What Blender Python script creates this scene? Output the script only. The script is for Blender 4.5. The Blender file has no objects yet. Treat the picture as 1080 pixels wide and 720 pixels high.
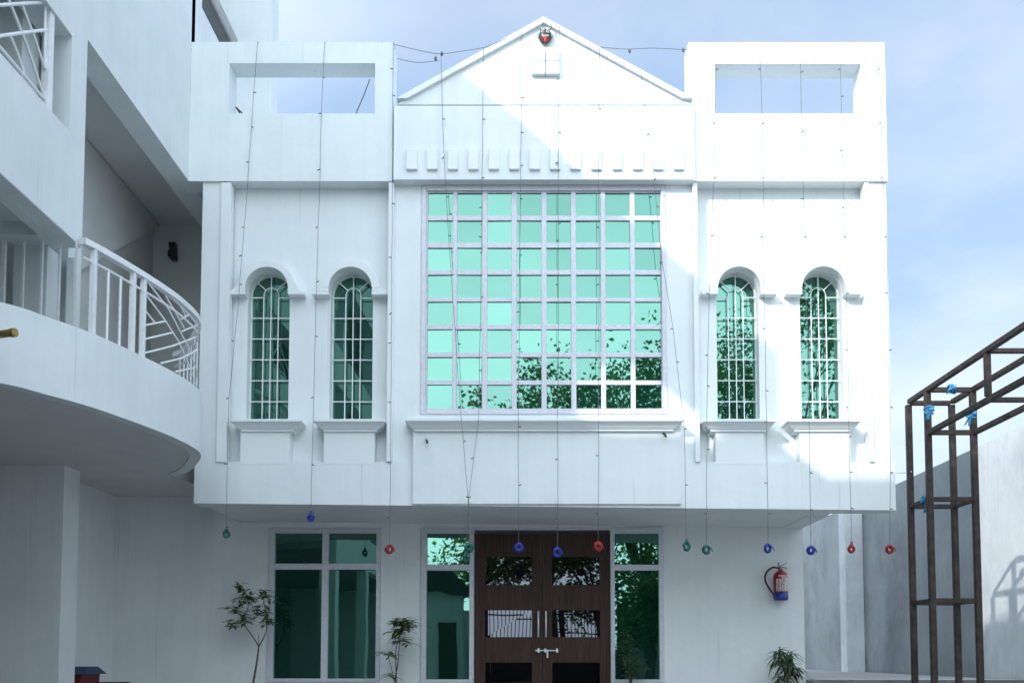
import bpy, bmesh, math, random
from mathutils import Vector, Matrix
R = math.radians
rng = random.Random(7)
S = bpy.context.scene
COL = S.collection

# ------------------------------------------------------------------ camera
F, PCX, PCY, TILT, CZ = 1010.0, 555.0, 630.0, R(3.4), 1.1      # in the pixels of the 1080x720 photograph
cam_d = bpy.data.cameras.new('camera'); cam = bpy.data.objects.new('camera', cam_d); COL.objects.link(cam)
cam.location = (0, 0, CZ); cam.rotation_euler = (R(90) + TILT, 0, 0)
cam_d.sensor_fit = 'HORIZONTAL'; cam_d.sensor_width = 36; cam_d.lens = 36 * F / 1080
cam_d.shift_x = -(PCX - 540) / 1080; cam_d.shift_y = (PCY - 360) / 1080
cam_d.clip_start = 0.05; cam_d.clip_end = 2000
S.camera = cam

# ------------------------------------------------------------------ sky, sun, exposure
VEIL, CLOUD, SUNFILL = (2.38, 3.20, 4.45), (4.1, 4.55, 5.1), (15.6, 18.0, 19.8)
SUN = Vector((-.8, -1.0, .70)).normalized()
w = bpy.data.worlds.new('World'); S.world = w; w.use_nodes = True
nt = w.node_tree; N = nt.nodes; L = nt.links
for n in list(N): N.remove(n)
out = N.new('ShaderNodeOutputWorld'); bg = N.new('ShaderNodeBackground'); bg.inputs['Strength'].default_value = .15
sky = N.new('ShaderNodeTexSky'); sky.sky_type = 'NISHITA'; sky.sun_disc = False
sky.sun_elevation = math.asin(SUN.z); sky.sun_rotation = math.atan2(SUN.x, SUN.y)
sky.air_density = 1.0; sky.dust_density = .7; sky.ozone_density = 2.0
tc = N.new('ShaderNodeTexCoord')
mp = N.new('ShaderNodeMapping'); mp.inputs['Scale'].default_value = (1.0, 1.0, 2.3); mp.inputs['Rotation'].default_value = (0, R(-24), R(20))
nz = N.new('ShaderNodeTexNoise'); nz.inputs['Scale'].default_value = 2.1; nz.inputs['Detail'].default_value = 9; nz.inputs['Roughness'].default_value = .55
nz.inputs['Distortion'].default_value = .35
rp = N.new('ShaderNodeValToRGB'); rp.color_ramp.elements[0].position = .40; rp.color_ramp.elements[1].position = .64
rp.color_ramp.elements[0].color = (0, 0, 0, 1); rp.color_ramp.elements[1].color = (1, 1, 1, 1)
L.new(tc.outputs['Generated'], mp.inputs['Vector']); L.new(mp.outputs[0], nz.inputs['Vector']); L.new(nz.outputs['Fac'], rp.inputs['Fac'])
# thin high haze in front of the blue: pale away from the sun, boosted on the unseen sun side to fill the shade; wisps of cloud whiten it
dt = N.new('ShaderNodeVectorMath'); dt.operation = 'DOT_PRODUCT'; dt.inputs[1].default_value = SUN; L.new(tc.outputs['Generated'], dt.inputs[0])
def mrange(src, a, b, c, d):
    n = N.new('ShaderNodeMapRange'); n.inputs['From Min'].default_value = a; n.inputs['From Max'].default_value = b; n.inputs['To Min'].default_value = c; n.inputs['To Max'].default_value = d
    L.new(src, n.inputs['Value']); return n.outputs[0]
def mixc(fac, A, Bc):
    n = N.new('ShaderNodeMix'); n.data_type = 'RGBA'; L.new(fac, n.inputs['Factor'])
    for i, v in ((6, A), (7, Bc)):
        if isinstance(v, tuple): n.inputs[i].default_value = (*v, 1)
        else: L.new(v, n.inputs[i])
    return n.outputs[2]
veil = mixc(mrange(rp.outputs['Color'], 0, 1, 0, .95), VEIL, CLOUD)
veil = mixc(mrange(dt.outputs['Value'], -.25, .85, 0, 1), veil, mixc(rp.outputs['Color'], SUNFILL, tuple(c * 1.25 for c in SUNFILL)))
sx = N.new('ShaderNodeSeparateXYZ'); L.new(tc.outputs['Generated'], sx.inputs[0])
L.new(mixc(mrange(sx.outputs['Z'], 0, 1, .95, .45), sky.outputs[0], veil), bg.inputs['Color'])
L.new(bg.outputs[0], out.inputs['Surface'])
sd = bpy.data.lights.new('sun', 'SUN'); sd.energy = 2.0; sd.angle = R(.55); sd.color = (1, .975, .94)
so = bpy.data.objects.new('sun', sd); COL.objects.link(so); so.location = (-20, -25, 18)
so.rotation_euler = SUN.to_track_quat('Z', 'Y').to_euler()
S.view_settings.view_transform = 'Standard'; S.view_settings.look = 'None'
S.view_settings.exposure = 0.62; S.view_settings.gamma = 1.0; S.view_settings.use_curve_mapping = False

# ------------------------------------------------------------------ pixel -> place
FW = Vector((0, math.cos(TILT), math.sin(TILT))); UP = Vector((0, -math.sin(TILT), math.cos(TILT))); CAM = Vector((0, 0, CZ))
def ray(px, py): return FW + Vector((1, 0, 0)) * ((px - PCX) / F) + UP * (-(py - PCY) / F)
def at(px, py, Y): d = ray(px, py); return CAM + d * (Y / d.y)
def atX(px, py, X): d = ray(px, py); return CAM + d * (X / d.x)
def atZ(px, py, Z): d = ray(px, py); return CAM + d * ((Z - CZ) / d.z)
def zz(py, Y): return at(555, py, Y).z
def xx(px, py, Y): return at(px, py, Y).x
def rect(px0, py0, px1, py1, Y):
    m = (py0 + py1) / 2
    return xx(px0, m, Y), xx(px1, m, Y), zz(py1, Y), zz(py0, Y)

# ------------------------------------------------------------------ objects
def tag(o, label=None, cat=None, group=None, kind=None):
    for k, v in (('label', label), ('category', cat), ('group', group), ('kind', kind)):
        if v: o[k] = v
    return o
def thing(name, label, cat, loc=(0, 0, 0), group=None):
    o = bpy.data.objects.new(name, None); COL.objects.link(o); o.location = loc; o.empty_display_size = .2
    return tag(o, label, cat, group)
def world_off(p):
    v = Vector((0, 0, 0))
    while p is not None: v += p.location; p = p.parent
    return v
def obj(name, bm, mat, parent=None, smooth=False, bevel=0, origin=None):
    """world-space bmesh -> ONE mesh object, its origin at the parent's"""
    off = world_off(parent) if parent else Vector(origin or (0, 0, 0))
    bmesh.ops.translate(bm, verts=bm.verts, vec=-off)
    bmesh.ops.recalc_face_normals(bm, faces=bm.faces)
    me = bpy.data.meshes.new(name); bm.to_mesh(me); bm.free()
    for m in (mat if isinstance(mat, (list, tuple)) else [mat]): me.materials.append(m)
    if smooth:
        for p in me.polygons: p.use_smooth = True
    o = bpy.data.objects.new(name, me); COL.objects.link(o)
    if parent: o.parent = parent
    else: o.location = off
    if bevel:
        b = o.modifiers.new('bevel', 'BEVEL'); b.width = bevel; b.segments = 2; b.limit_method = 'ANGLE'; b.angle_limit = R(40)
    return o
def nb(): return bmesh.new()
def box(bm, x0, x1, y0, y1, z0, z1, mi=0):
    v = [bm.verts.new((x, y, z)) for z in (z0, z1) for y in (y0, y1) for x in (x0, x1)]
    for f in ((0, 1, 5, 4), (1, 3, 7, 5), (3, 2, 6, 7), (2, 0, 4, 6), (4, 5, 7, 6), (2, 3, 1, 0)):
        fc = bm.faces.new([v[i] for i in f]); fc.material_index = mi
def prism(bm, pts, y0, y1, mi=0):
    """polygon of (x, z) pushed from y0 to y1"""
    a = [bm.verts.new((x, y0, z)) for x, z in pts]; b = [bm.verts.new((x, y1, z)) for x, z in pts]
    n = len(pts)
    fs = [bm.faces.new(a), bm.faces.new(b[::-1])]
    for i in range(n): fs.append(bm.faces.new((a[i], a[(i + 1) % n], b[(i + 1) % n], b[i])))
    for f in fs: f.material_index = mi
def slab(bm, pts, z0, z1):
    """polygon of (x, y) between two heights"""
    a = [bm.verts.new((x, y, z0)) for x, y in pts]; b = [bm.verts.new((x, y, z1)) for x, y in pts]; n = len(pts)
    bm.faces.new(a[::-1]); bm.faces.new(b)
    for i in range(n): bm.faces.new((a[i], a[(i + 1) % n], b[(i + 1) % n], b[i]))
def frust(bm, top, bot, z0, z1):
    """top / bot = (x0, x1, y0, y1)"""
    v = [bm.verts.new((r[i], r[2 + j], z)) for z, r in ((z0, bot), (z1, top)) for j in (0, 1) for i in (0, 1)]
    for f in ((0, 1, 5, 4), (1, 3, 7, 5), (3, 2, 6, 7), (2, 0, 4, 6), (4, 5, 7, 6), (2, 3, 1, 0)): bm.faces.new([v[i] for i in f])
def tube(bm, pts, r, seg=6, mi=0, closed=False, taper=None):
    pts = [Vector(p) for p in pts]; n = len(pts); rings = []
    up = Vector((.13, .21, .97))
    for i, p in enumerate(pts):
        a = pts[(i - 1) % n] if (closed or i) else p; b = pts[(i + 1) % n] if (closed or i < n - 1) else p
        t = (b - a).normalized()
        u = t.cross(up)
        if u.length < .05: u = t.cross(Vector((1, 0, 0)))
        u.normalize(); v = t.cross(u)
        rr = r if taper is None else r + (taper - r) * i / (n - 1)
        rings.append([bm.verts.new(p + (u * math.cos(k * 2 * math.pi / seg) + v * math.sin(k * 2 * math.pi / seg)) * rr) for k in range(seg)])
    for i in range(n if closed else n - 1):
        A, B = rings[i], rings[(i + 1) % n]
        for k in range(seg):
            f = bm.faces.new((A[k], A[(k + 1) % seg], B[(k + 1) % seg], B[k])); f.material_index = mi
    if not closed:
        bm.faces.new(rings[0][::-1]).material_index = mi; bm.faces.new(rings[-1]).material_index = mi
def bar(bm, p, q, wd, dp=None, up=(0, 0, 1)):
    p, q = Vector(p), Vector(q); dp = dp or wd
    t = (q - p).normalized(); u = t.cross(Vector(up))
    if u.length < .05: u = t.cross(Vector((0, 1, 0)))
    u.normalize(); v = t.cross(u).normalized()
    vs = [bm.verts.new(c + u * a * wd / 2 + v * b * dp / 2) for c in (p, q) for a, b in ((-1, -1), (1, -1), (1, 1), (-1, 1))]
    for f in ((0, 1, 2, 3), (7, 6, 5, 4), (0, 4, 5, 1), (1, 5, 6, 2), (2, 6, 7, 3), (3, 7, 4, 0)): bm.faces.new([vs[i] for i in f])
def lathe(bm, c, prof, seg=20, mi=0):
    rings = [[bm.verts.new((c[0] + r * math.cos(k * 2 * math.pi / seg), c[1] + r * math.sin(k * 2 * math.pi / seg), c[2] + z)) for k in range(seg)] for r, z in prof]
    for a, b in zip(rings, rings[1:]):
        for k in range(seg): bm.faces.new((a[k], a[(k + 1) % seg], b[(k + 1) % seg], b[k])).material_index = mi
    bm.faces.new(rings[0][::-1]).material_index = mi; bm.faces.new(rings[-1]).material_index = mi
def ball(bm, c, rx, ry, rz, seg=14, mi=0):
    M = Matrix.Translation(c) @ Matrix.Diagonal((rx, ry, rz, 1))
    r = bmesh.ops.create_uvsphere(bm, u_segments=seg, v_segments=seg // 2 + 2, radius=1, matrix=M)
    for f in {f for v in r['verts'] for f in v.link_faces}: f.material_index = mi
def crom(P, k=8):
    P = [Vector(p) for p in P]; o = []
    for i in range(len(P) - 1):
        a, b, c, d = P[max(i - 1, 0)], P[i], P[i + 1], P[min(i + 2, len(P) - 1)]
        for j in range(k):
            t = j / k
            o.append(.5 * ((2 * b) + (c - a) * t + (2 * a - 5 * b + 4 * c - d) * t * t + (3 * b - a - 3 * c + d) * t ** 3))
    o.append(P[-1]); return o

# ------------------------------------------------------------------ materials
def mat(name): 
    m = bpy.data.materials.new(name); m.use_nodes = True
    return m, m.node_tree.nodes, m.node_tree.links, m.node_tree.nodes['Principled BSDF']
def paint(name, c, c2, rough=.6, scale=1.6, streak=True, bump=.12, dirt=None, dscale=.7, fine=90):
    """painted plaster: patchy tone, vertical rain streaks, trowel bumps; positions are the object's own"""
    m, n, l, b = mat(name)
    g = n.new('ShaderNodeNewGeometry')
    nz = n.new('ShaderNodeTexNoise'); nz.inputs['Scale'].default_value = scale; nz.inputs['Detail'].default_value = 8; nz.inputs['Roughness'].default_value = .6
    l.new(g.outputs['Position'], nz.inputs['Vector'])
    r = n.new('ShaderNodeValToRGB'); r.color_ramp.elements[0].position = .35; r.color_ramp.elements[1].position = .65
    r.color_ramp.elements[0].color = (*c2, 1); r.color_ramp.elements[1].color = (*c, 1)
    l.new(nz.outputs['Fac'], r.inputs['Fac']); colr = r.outputs['Color']
    if streak:
        mp = n.new('ShaderNodeMapping'); mp.inputs['Scale'].default_value = (9, 9, .35); l.new(g.outputs['Position'], mp.inputs['Vector'])
        s = n.new('ShaderNodeTexNoise'); s.inputs['Scale'].default_value = 1.4; s.inputs['Detail'].default_value = 6; l.new(mp.outputs[0], s.inputs['Vector'])
        sr = n.new('ShaderNodeValToRGB'); sr.color_ramp.elements[0].position = .30; sr.color_ramp.elements[1].position = .58
        sr.color_ramp.elements[0].color = (.84, .85, .84, 1); sr.color_ramp.elements[1].color = (1, 1, 1, 1)
        l.new(s.outputs['Fac'], sr.inputs['Fac'])
        mm = n.new('ShaderNodeMix'); mm.data_type = 'RGBA'; mm.blend_type = 'MULTIPLY'; mm.inputs['Factor'].default_value = .22
        l.new(colr, mm.inputs[6]); l.new(sr.outputs['Color'], mm.inputs[7]); colr = mm.outputs[2]
        mp3 = n.new('ShaderNodeMapping'); mp3.inputs['Scale'].default_value = (16, 16, .55); l.new(g.outputs['Position'], mp3.inputs['Vector'])
        s3 = n.new('ShaderNodeTexNoise'); s3.inputs['Scale'].default_value = 1.0; s3.inputs['Detail'].default_value = 3; l.new(mp3.outputs[0], s3.inputs['Vector'])
        r3 = n.new('ShaderNodeMapRange'); r3.inputs['From Min'].default_value = .66; r3.inputs['From Max'].default_value = .80; r3.inputs['To Min'].default_value = 0; r3.inputs['To Max'].default_value = .5; l.new(s3.outputs['Fac'], r3.inputs['Value'])
        m3 = n.new('ShaderNodeMix'); m3.data_type = 'RGBA'; l.new(r3.outputs[0], m3.inputs['Factor']); l.new(colr, m3.inputs[6]); m3.inputs[7].default_value = (.42, .43, .42, 1); colr = m3.outputs[2]
    if dirt:
        d = n.new('ShaderNodeTexNoise'); d.inputs['Scale'].default_value = dscale; d.inputs['Detail'].default_value = 10; d.inputs['Roughness'].default_value = .7
        mp2 = n.new('ShaderNodeMapping'); mp2.inputs['Scale'].default_value = (1, 1, .8); l.new(g.outputs['Position'], mp2.inputs['Vector']); l.new(mp2.outputs[0], d.inputs['Vector'])
        dr = n.new('ShaderNodeValToRGB'); dr.color_ramp.elements[0].position = .46; dr.color_ramp.elements[1].position = .70
        dr.color_ramp.elements[0].color = (0, 0, 0, 1); dr.color_ramp.elements[1].color = (1, 1, 1, 1)
        l.new(d.outputs['Fac'], dr.inputs['Fac'])
        mm = n.new('ShaderNodeMix'); mm.data_type = 'RGBA'
        l.new(dr.outputs['Color'], mm.inputs['Factor']); l.new(colr, mm.inputs[6]); mm.inputs[7].default_value = (*dirt, 1); colr = mm.outputs[2]
    l.new(colr, b.inputs['Base Color']); b.inputs['Roughness'].default_value = rough
    b.inputs['Specular IOR Level'].default_value = .3
    f1 = n.new('ShaderNodeTexNoise'); f1.inputs['Scale'].default_value = fine; f1.inputs['Detail'].default_value = 3; l.new(g.outputs['Position'], f1.inputs['Vector'])
    f2 = n.new('ShaderNodeTexNoise'); f2.inputs['Scale'].default_value = 3.2; f2.inputs['Detail'].default_value = 3; l.new(g.outputs['Position'], f2.inputs['Vector'])
    ad = n.new('ShaderNodeMath'); ad.operation = 'MULTIPLY_ADD'; ad.inputs[1].default_value = 6; l.new(f2.outputs['Fac'], ad.inputs[0]); l.new(f1.outputs['Fac'], ad.inputs[2])
    bp = n.new('ShaderNodeBump'); bp.inputs['Strength'].default_value = bump; bp.inputs['Distance'].default_value = .012
    l.new(ad.outputs[0], bp.inputs['Height']); l.new(bp.outputs[0], b.inputs['Normal'])
    return m
def plain(name, c, rough=.5, metal=0, var=.25, scale=25, bump=0):
    m, n, l, b = mat(name)
    tc = n.new('ShaderNodeTexCoord'); nz = n.new('ShaderNodeTexNoise'); nz.inputs['Scale'].default_value = scale; nz.inputs['Detail'].default_value = 5
    l.new(tc.outputs['Object'], nz.inputs['Vector'])
    r = n.new('ShaderNodeValToRGB'); r.color_ramp.elements[0].position = .3; r.color_ramp.elements[1].position = .7
    r.color_ramp.elements[0].color = (*[x * (1 - var) for x in c], 1); r.color_ramp.elements[1].color = (*[min(1, x * (1 + var)) for x in c], 1)
    l.new(nz.outputs['Fac'], r.inputs['Fac']); l.new(r.outputs['Color'], b.inputs['Base Color'])
    b.inputs['Roughness'].default_value = rough; b.inputs['Metallic'].default_value = metal
    if bump:
        bp = n.new('ShaderNodeBump'); bp.inputs['Strength'].default_value = bump; bp.inputs['Distance'].default_value = .004
        l.new(nz.outputs['Fac'], bp.inputs['Height']); l.new(bp.outputs[0], b.inputs['Normal'])
    return m
def mirror_glass(name, tint, body, fac, wave=.03):
    """reflective solar glass: tinted mirror coat over a dark body, faintly wavy"""
    m, n, l, b = mat(name); n.remove(b)
    o = n['Material Output']
    gl = n.new('ShaderNodeBsdfGlossy'); gl.inputs['Color'].default_value = (*tint, 1); gl.inputs['Roughness'].default_value = .012
    df = n.new('ShaderNodeBsdfDiffuse'); df.inputs['Color'].default_value = (*body, 1)
    fr = n.new('ShaderNodeFresnel'); fr.inputs['IOR'].default_value = 1.5
    ma = n.new('ShaderNodeMath'); ma.operation = 'ADD'; ma.use_clamp = True; ma.inputs[1].default_value = fac; l.new(fr.outputs[0], ma.inputs[0])
    mi = n.new('ShaderNodeMixShader'); l.new(ma.outputs[0], mi.inputs[0]); l.new(df.outputs[0], mi.inputs[1]); l.new(gl.outputs[0], mi.inputs[2])
    g = n.new('ShaderNodeNewGeometry'); hs = n.new('ShaderNodeMapRange'); hs.inputs['To Min'].default_value = .88; hs.inputs['To Max'].default_value = 1.10; l.new(g.outputs['Random Per Island'], hs.inputs['Value'])
    vs = n.new('ShaderNodeVectorMath'); vs.operation = 'SCALE'; vs.inputs[0].default_value = tint; l.new(hs.outputs[0], vs.inputs['Scale']); l.new(vs.outputs[0], gl.inputs['Color'])
    nz = n.new('ShaderNodeTexNoise'); nz.inputs['Scale'].default_value = 1.7; nz.inputs['Detail'].default_value = 1
    l.new(g.outputs['Position'], nz.inputs['Vector'])
    bp = n.new('ShaderNodeBump'); bp.inputs['Strength'].default_value = wave; bp.inputs['Distance'].default_value = .05
    l.new(nz.outputs['Fac'], bp.inputs['Height'])
    for s in (gl, df): l.new(bp.outputs[0], s.inputs['Normal'])
    l.new(mi.outputs[0], o.inputs['Surface'])
    return m
M = {}
M['white'] = paint('white_plaster', (.775, .81, .815), (.73, .765, .775))
M['white_low'] = paint('white_plaster_ground_floor', (.79, .81, .81), (.73, .755, .76), bump=.16)
M['trim'] = paint('white_trim', (.775, .81, .815), (.75, .78, .785), streak=False, bump=.06)
M['wing'] = paint('white_plaster_wing', (.74, .78, .785), (.68, .725, .735))
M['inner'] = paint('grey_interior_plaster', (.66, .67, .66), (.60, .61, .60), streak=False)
M['bound'] = paint('weathered_white_wall', (.72, .74, .745), (.62, .645, .655), dirt=(.44, .46, .475), dscale=.55, bump=.25, scale=.9)
M['cement_shade'] = paint('shaded_cement_render', (.33, .35, .36), (.24, .26, .27), dirt=(.16, .17, .175), dscale=.6, bump=.25, scale=.9)  # cement tone darkened further, passage shade put into the colour
M['frame'] = plain('lilac_grey_aluminium', (.60, .60, .65), .42, .05, .06)
M['rail'] = plain('white_rail_paint', (.78, .79, .80), .4, 0, .05)
M['glass'] = mirror_glass('green_mirror_glass', (.18, .37, .30), (.004, .040, .028), .52, .030)
M['dglass'] = mirror_glass('dark_door_glass', (.42, .46, .52), (.004, .004, .005), .13, .02)
m, n, l, b = mat('dark_brown_veneer'); M['door'] = m
g = n.new('ShaderNodeNewGeometry'); mp_ = n.new('ShaderNodeMapping'); mp_.inputs['Scale'].default_value = (38, 38, 1.6); l.new(g.outputs['Position'], mp_.inputs['Vector'])
z_ = n.new('ShaderNodeTexNoise'); z_.inputs['Scale'].default_value = 1.5; z_.inputs['Detail'].default_value = 6; z_.inputs['Distortion'].default_value = .6; l.new(mp_.outputs[0], z_.inputs['Vector'])
r_ = n.new('ShaderNodeValToRGB'); r_.color_ramp.elements[0].position = .3; r_.color_ramp.elements[1].position = .72
r_.color_ramp.elements[0].color = (.026, .012, .009, 1); r_.color_ramp.elements[1].color = (.075, .038, .028, 1)
l.new(z_.outputs['Fac'], r_.inputs['Fac']); l.new(r_.outputs['Color'], b.inputs['Base Color']); b.inputs['Roughness'].default_value = .55; b.inputs['Specular IOR Level'].default_value = .25
M['steel'] = plain('brushed_steel', (.80, .80, .80), .38, .35, .08)
M['rust'] = plain('rusty_brown_steel', (.040, .027, .023), .65, .25, .5, 14, .4)
M['cord'] = plain('dark_cord', (.10, .105, .115), .6)
M['black'] = plain('black_plastic', (.012, .012, .013), .4)
M['red'] = plain('red_enamel', (.30, .018, .015), .32, 0, .2)
M['blue'] = plain('blue_enamel', (.018, .035, .24), .35, 0, .2)
M['brass'] = plain('dull_brass', (.34, .23, .09), .45, .7, .3)
M['ground'] = paint('pale_concrete_paving', (.38, .38, .375), (.28, .28, .28), .8, .8, False, .3)
M['step'] = paint('grey_granite_step', (.34, .34, .34), (.26, .26, .27), .5, 6, False, .1)
M['conc'] = paint('stained_concrete', (.42, .42, .42), (.30, .30, .30), .8, 2, True, .3)
M['terra'] = plain('terracotta', (.30, .12, .07), .8, 0, .25)
M['soil'] = plain('soil', (.05, .035, .025), .95, 0, .4)
M['bark'] = plain('brown_bark', (.10, .075, .055), .9, 0, .4, 18, .6)
M['stem'] = plain('grey_brown_stem', (.085, .07, .055), .8, 0, .3)
def leafmat(name, c, c2):
    m, n, l, b = mat(name)
    g = n.new('ShaderNodeNewGeometry'); r = n.new('ShaderNodeValToRGB')
    r.color_ramp.elements[0].color = (*c2, 1); r.color_ramp.elements[1].color = (*c, 1)
    l.new(g.outputs['Random Per Island'], r.inputs['Fac']); l.new(r.outputs['Color'], b.inputs['Base Color'])
    b.inputs['Roughness'].default_value = .45
    t = n.new('ShaderNodeBsdfTranslucent'); k = n.new('ShaderNodeVectorMath'); k.operation = 'MULTIPLY'; k.inputs[1].default_value = (1.5, 1.8, .9); l.new(r.outputs['Color'], k.inputs[0]); l.new(k.outputs[0], t.inputs['Color'])
    mi = n.new('ShaderNodeMixShader'); mi.inputs[0].default_value = .45; l.new(b.outputs[0], mi.inputs[1]); l.new(t.outputs[0], mi.inputs[2]); l.new(mi.outputs[0], n['Material Output'].inputs['Surface'])
    return m
M['leaf'] = leafmat('dark_leaf', (.12, .18, .065), (.045, .080, .028))
M['leaf2'] = leafmat('long_dark_leaf', (.085, .13, .06), (.035, .06, .03))
M['tree'] = leafmat('tree_leaf', (.12, .19, .05), (.055, .10, .028))

# ------------------------------------------------------------------ ground
bm = nb(); box(bm, -400, 400, -400, 400, -.3, 0); tag(obj('ground', bm, M['ground']), kind='structure')
YF, YB, YR, YG, YW = 10.40, 10.37, 10.55, 10.70, 11.88
FLOOR = .30
bm = nb(); box(bm, -4.6, 3.8, 11.0, 12.6, 0, FLOOR); box(bm, -4.3, 3.5, 10.65, 11.0, 0, .15); tag(obj('entrance_steps', bm, M['step'], bevel=.01), kind='structure')
bm = nb(); zt = zz(717, 11.6); box(bm, xx(850, 700, YW) + .02, 6.08, 11.6, 21.9, 0, zt); box(bm, 3.5, 6.08, 11.56, 11.9, zt, zt + .012)
tag(obj('raised_side_terrace', bm, M['conc'], bevel=.01), kind='structure')

# ================================================================== MAIN BUILDING
B = thing('venue_building', 'white two-storey building with arched windows, a central pediment and a large green grid window', 'building', (0, YF, 0))
XL, XR = xx(212, 300, YF), xx(939, 400, YF)
ZB = zz(191, YB)                                                # underside of the parapet boxes
# -- upper wall: recessed bays, pilasters, lower band
up = nb()
zl, zr = zz(530.5, YF), zz(537.8, YF)
Z487 = zz(487, YF); ZT = ZB + .02
xb = [xx(232, 330, YF), xx(412, 330, YF), xx(735, 330, YF), xx(914, 330, YF)]
for a, b in ((XL, xb[0]), (xb[3], XR)): box(up, a, b, YF, YF + .28, Z487, ZT)
def zbot(x): return zl + (zr - zl) * (x - XL) / (XR - XL)
prism(up, [(XL - .03, zbot(XL)), (XR + .03, zbot(XR)), (XR + .03, Z487), (XL - .03, Z487)], YF, YF + .28)
# central bay wall with hole for the grid window
YC = 10.44
gx0, gx1, gz0, gz1 = rect(444, 195.8, 703.2, 437, YC)
for a, b in ((xb[1], gx0), (gx1, xb[2])): box(up, a, b, YC, YC + .25, Z487, ZT)
box(up, gx0, gx1, YC, YC + .25, Z487, gz0); box(up, gx0, gx1, YC, YC + .25, gz1, ZT)
# recessed bays with arched openings
WIN = []
for x0, x1, sp in ((264.9, 308.4, 312.8), (351.0, 395.2, 313.2), (753.3, 797.0, 312.6), (840.3, 884.3, 312.6)):
    xc = xx((x0 + x1) / 2, 370, YG); hw = (xx(x1, 370, YG) - xx(x0, 370, YG)) / 2
    WIN.append((xc, hw, zz(sp, YG), zz(441.5, YR - .1)))
def half_arch(xc, hw, zs, side, n=14):
    return [(xc + side * hw * math.sin(t), zs + hw * math.cos(t)) for t in (i * math.pi / 2 / n for i in range(n + 1))]   # apex -> springing
def bay(bm, x0, x1, z0, z1, wins, ya, yb):
    edges = [None] + list(wins) + [None]
    for i in range(len(wins) + 1):
        l, r = edges[i], edges[i + 1]; pts = []
        if l is None: pts += [(x0, z0)]
        else: pts += [(l[0], l[3]), (l[0], z0)]
        if r is None: pts += [(x1, z0), (x1, z1)]
        else: pts += [(r[0], z0), (r[0], r[3]), (r[0] - r[1], r[3])] + half_arch(r[0], r[1], r[2], -1)[::-1] + [(r[0], z1)]
        if l is None: pts += [(x0, z1)]
        else: pts += [(l[0], z1)] + half_arch(l[0], l[1], l[2], 1) + [(l[0] + l[1], l[3])]
        prism(bm, pts, ya, yb)
bay(up, xb[0], xb[1], Z487, ZT, WIN[:2], YR, YR + .25); bay(up, xb[2], xb[3], Z487, ZT, WIN[2:], YR, YR + .25)
# sides, back, roof and ceiling of the upper storey
XBODY = xx(848, 630, YW)
box(up, XBODY - .25, XBODY - .003, 10.86, 18, zr, ZT); box(up, XL, XL + .25, YW, 18, zl, ZT); box(up, XL, XBODY - .01, 17.75, 18, 0, ZT)
ZROOF = zz(150, YB)
box(up, XL, XBODY - .02, YF + .3, 18, ZB + .03, ZROOF)
obj('upper_wall', up, M['white'], B)
bm = nb(); prism(bm, [(XL + .02, zl + .004), (XBODY - .03, zr + .004), (XBODY - .03, zr + .2), (XL + .02, zl + .2)], YF + .282, 17.9)
obj('overhang_soffit', bm, M['white_low'], B)
# raised fillets at the edges of the bays
for a, b, t in ((230.5, 241, 198), (408.6, 414.6, 198), (732, 737, 198), (914.5, 919.5, 198)):
    bm = nb(); x0, x1, z0, z1 = rect(a, t, b, 487, YF - .02); box(bm, x0, x1, YF - .022, YF + .1, z0, ZB - .01); obj('pilaster_fillet', bm, M['trim'], B, bevel=.004)

# -- parapet boxes with their see-through openings
def parapet(px0, px1, py0, py1, o, x0=None):
    bm = nb(); X0, X1, Z0, Z1 = rect(px0, py0, px1, py1, YB); Z0 = ZB
    if x0 is not None: X0 = x0
    a, b, c, d = rect(*o, YB); ya, yb = YB, YB + .27
    box(bm, X0, a, ya, yb, Z0, Z1); box(bm, b, X1, ya, yb, Z0, Z1); box(bm, a, b, ya, yb, Z0, c); box(bm, a, b, ya, yb, d, Z1)
    return obj('parapet', bm, M['white'], B)
XW = -3.76
parapet(190, 414.6, 44.5, 190, (241.5, 66.8, 395.5, 119.8), XW - .1)
parapet(726.6, 934.5, 44.8, 191, (754.3, 67.5, 908.6, 119.8))

# -- pediment and frieze
YP = YB - .06
fx0, fx1, fz0, fz1 = rect(415, 111, 732.5, 189.5, YP)
apx, apz = xx(573.3, 20, YP), zz(19.5, YP)
ex0, ex1, ez = xx(418.5, 104, YP), xx(730.5, 104, YP), zz(105, YP)
bm = nb()
prism(bm, [(ex0, fz1 + .012), (ex1, fz1 + .012), (ex1 - .01, ez - .04), (apx, apz - .02), (ex0 + .01, ez - .04)], YP + .012, YP + .30)
PED = obj('pediment', bm, M['white'], B, bevel=.006)
bm = nb(); box(bm, fx0, fx1, YP, YC + .35, fz0, fz1 - .006); obj('frieze', bm, M['white'], PED, bevel=.006)
bm = nb()
th = .056
for xe, s in ((ex0, -1), (ex1, 1)):
    prism(bm, [(xe, ez), (apx, apz), (apx, apz - th * 1.15), (xe - s * th * 2.12, ez)], YP - .03, YP + .30)
obj('raking_moulding', bm, M['trim'], PED)
for a, b in ((92, 128), (160, 196), (230, 264), (299, 333), (367, 401), (435, 468), (503, 538), (572, 606), (640, 674), (709, 743), (780, 813), (848, 881), (917, 950), (985, 1019)):
    bm = nb(); x0, x1, z0, z1 = rect(400 + a / 3.176, 158.3, 400 + b / 3.176, 180, YP); box(bm, x0, x1, YP - .035, YP + .02, z0, z1); obj('dentil', bm, M['trim'], PED, bevel=.004)
bm = nb(); x0, x1, z0, z1 = rect(560.6, 52.5, 590, 80, YP); xm, zm = (x0 + x1) / 2, (z0 + z1) / 2; g = .004
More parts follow.
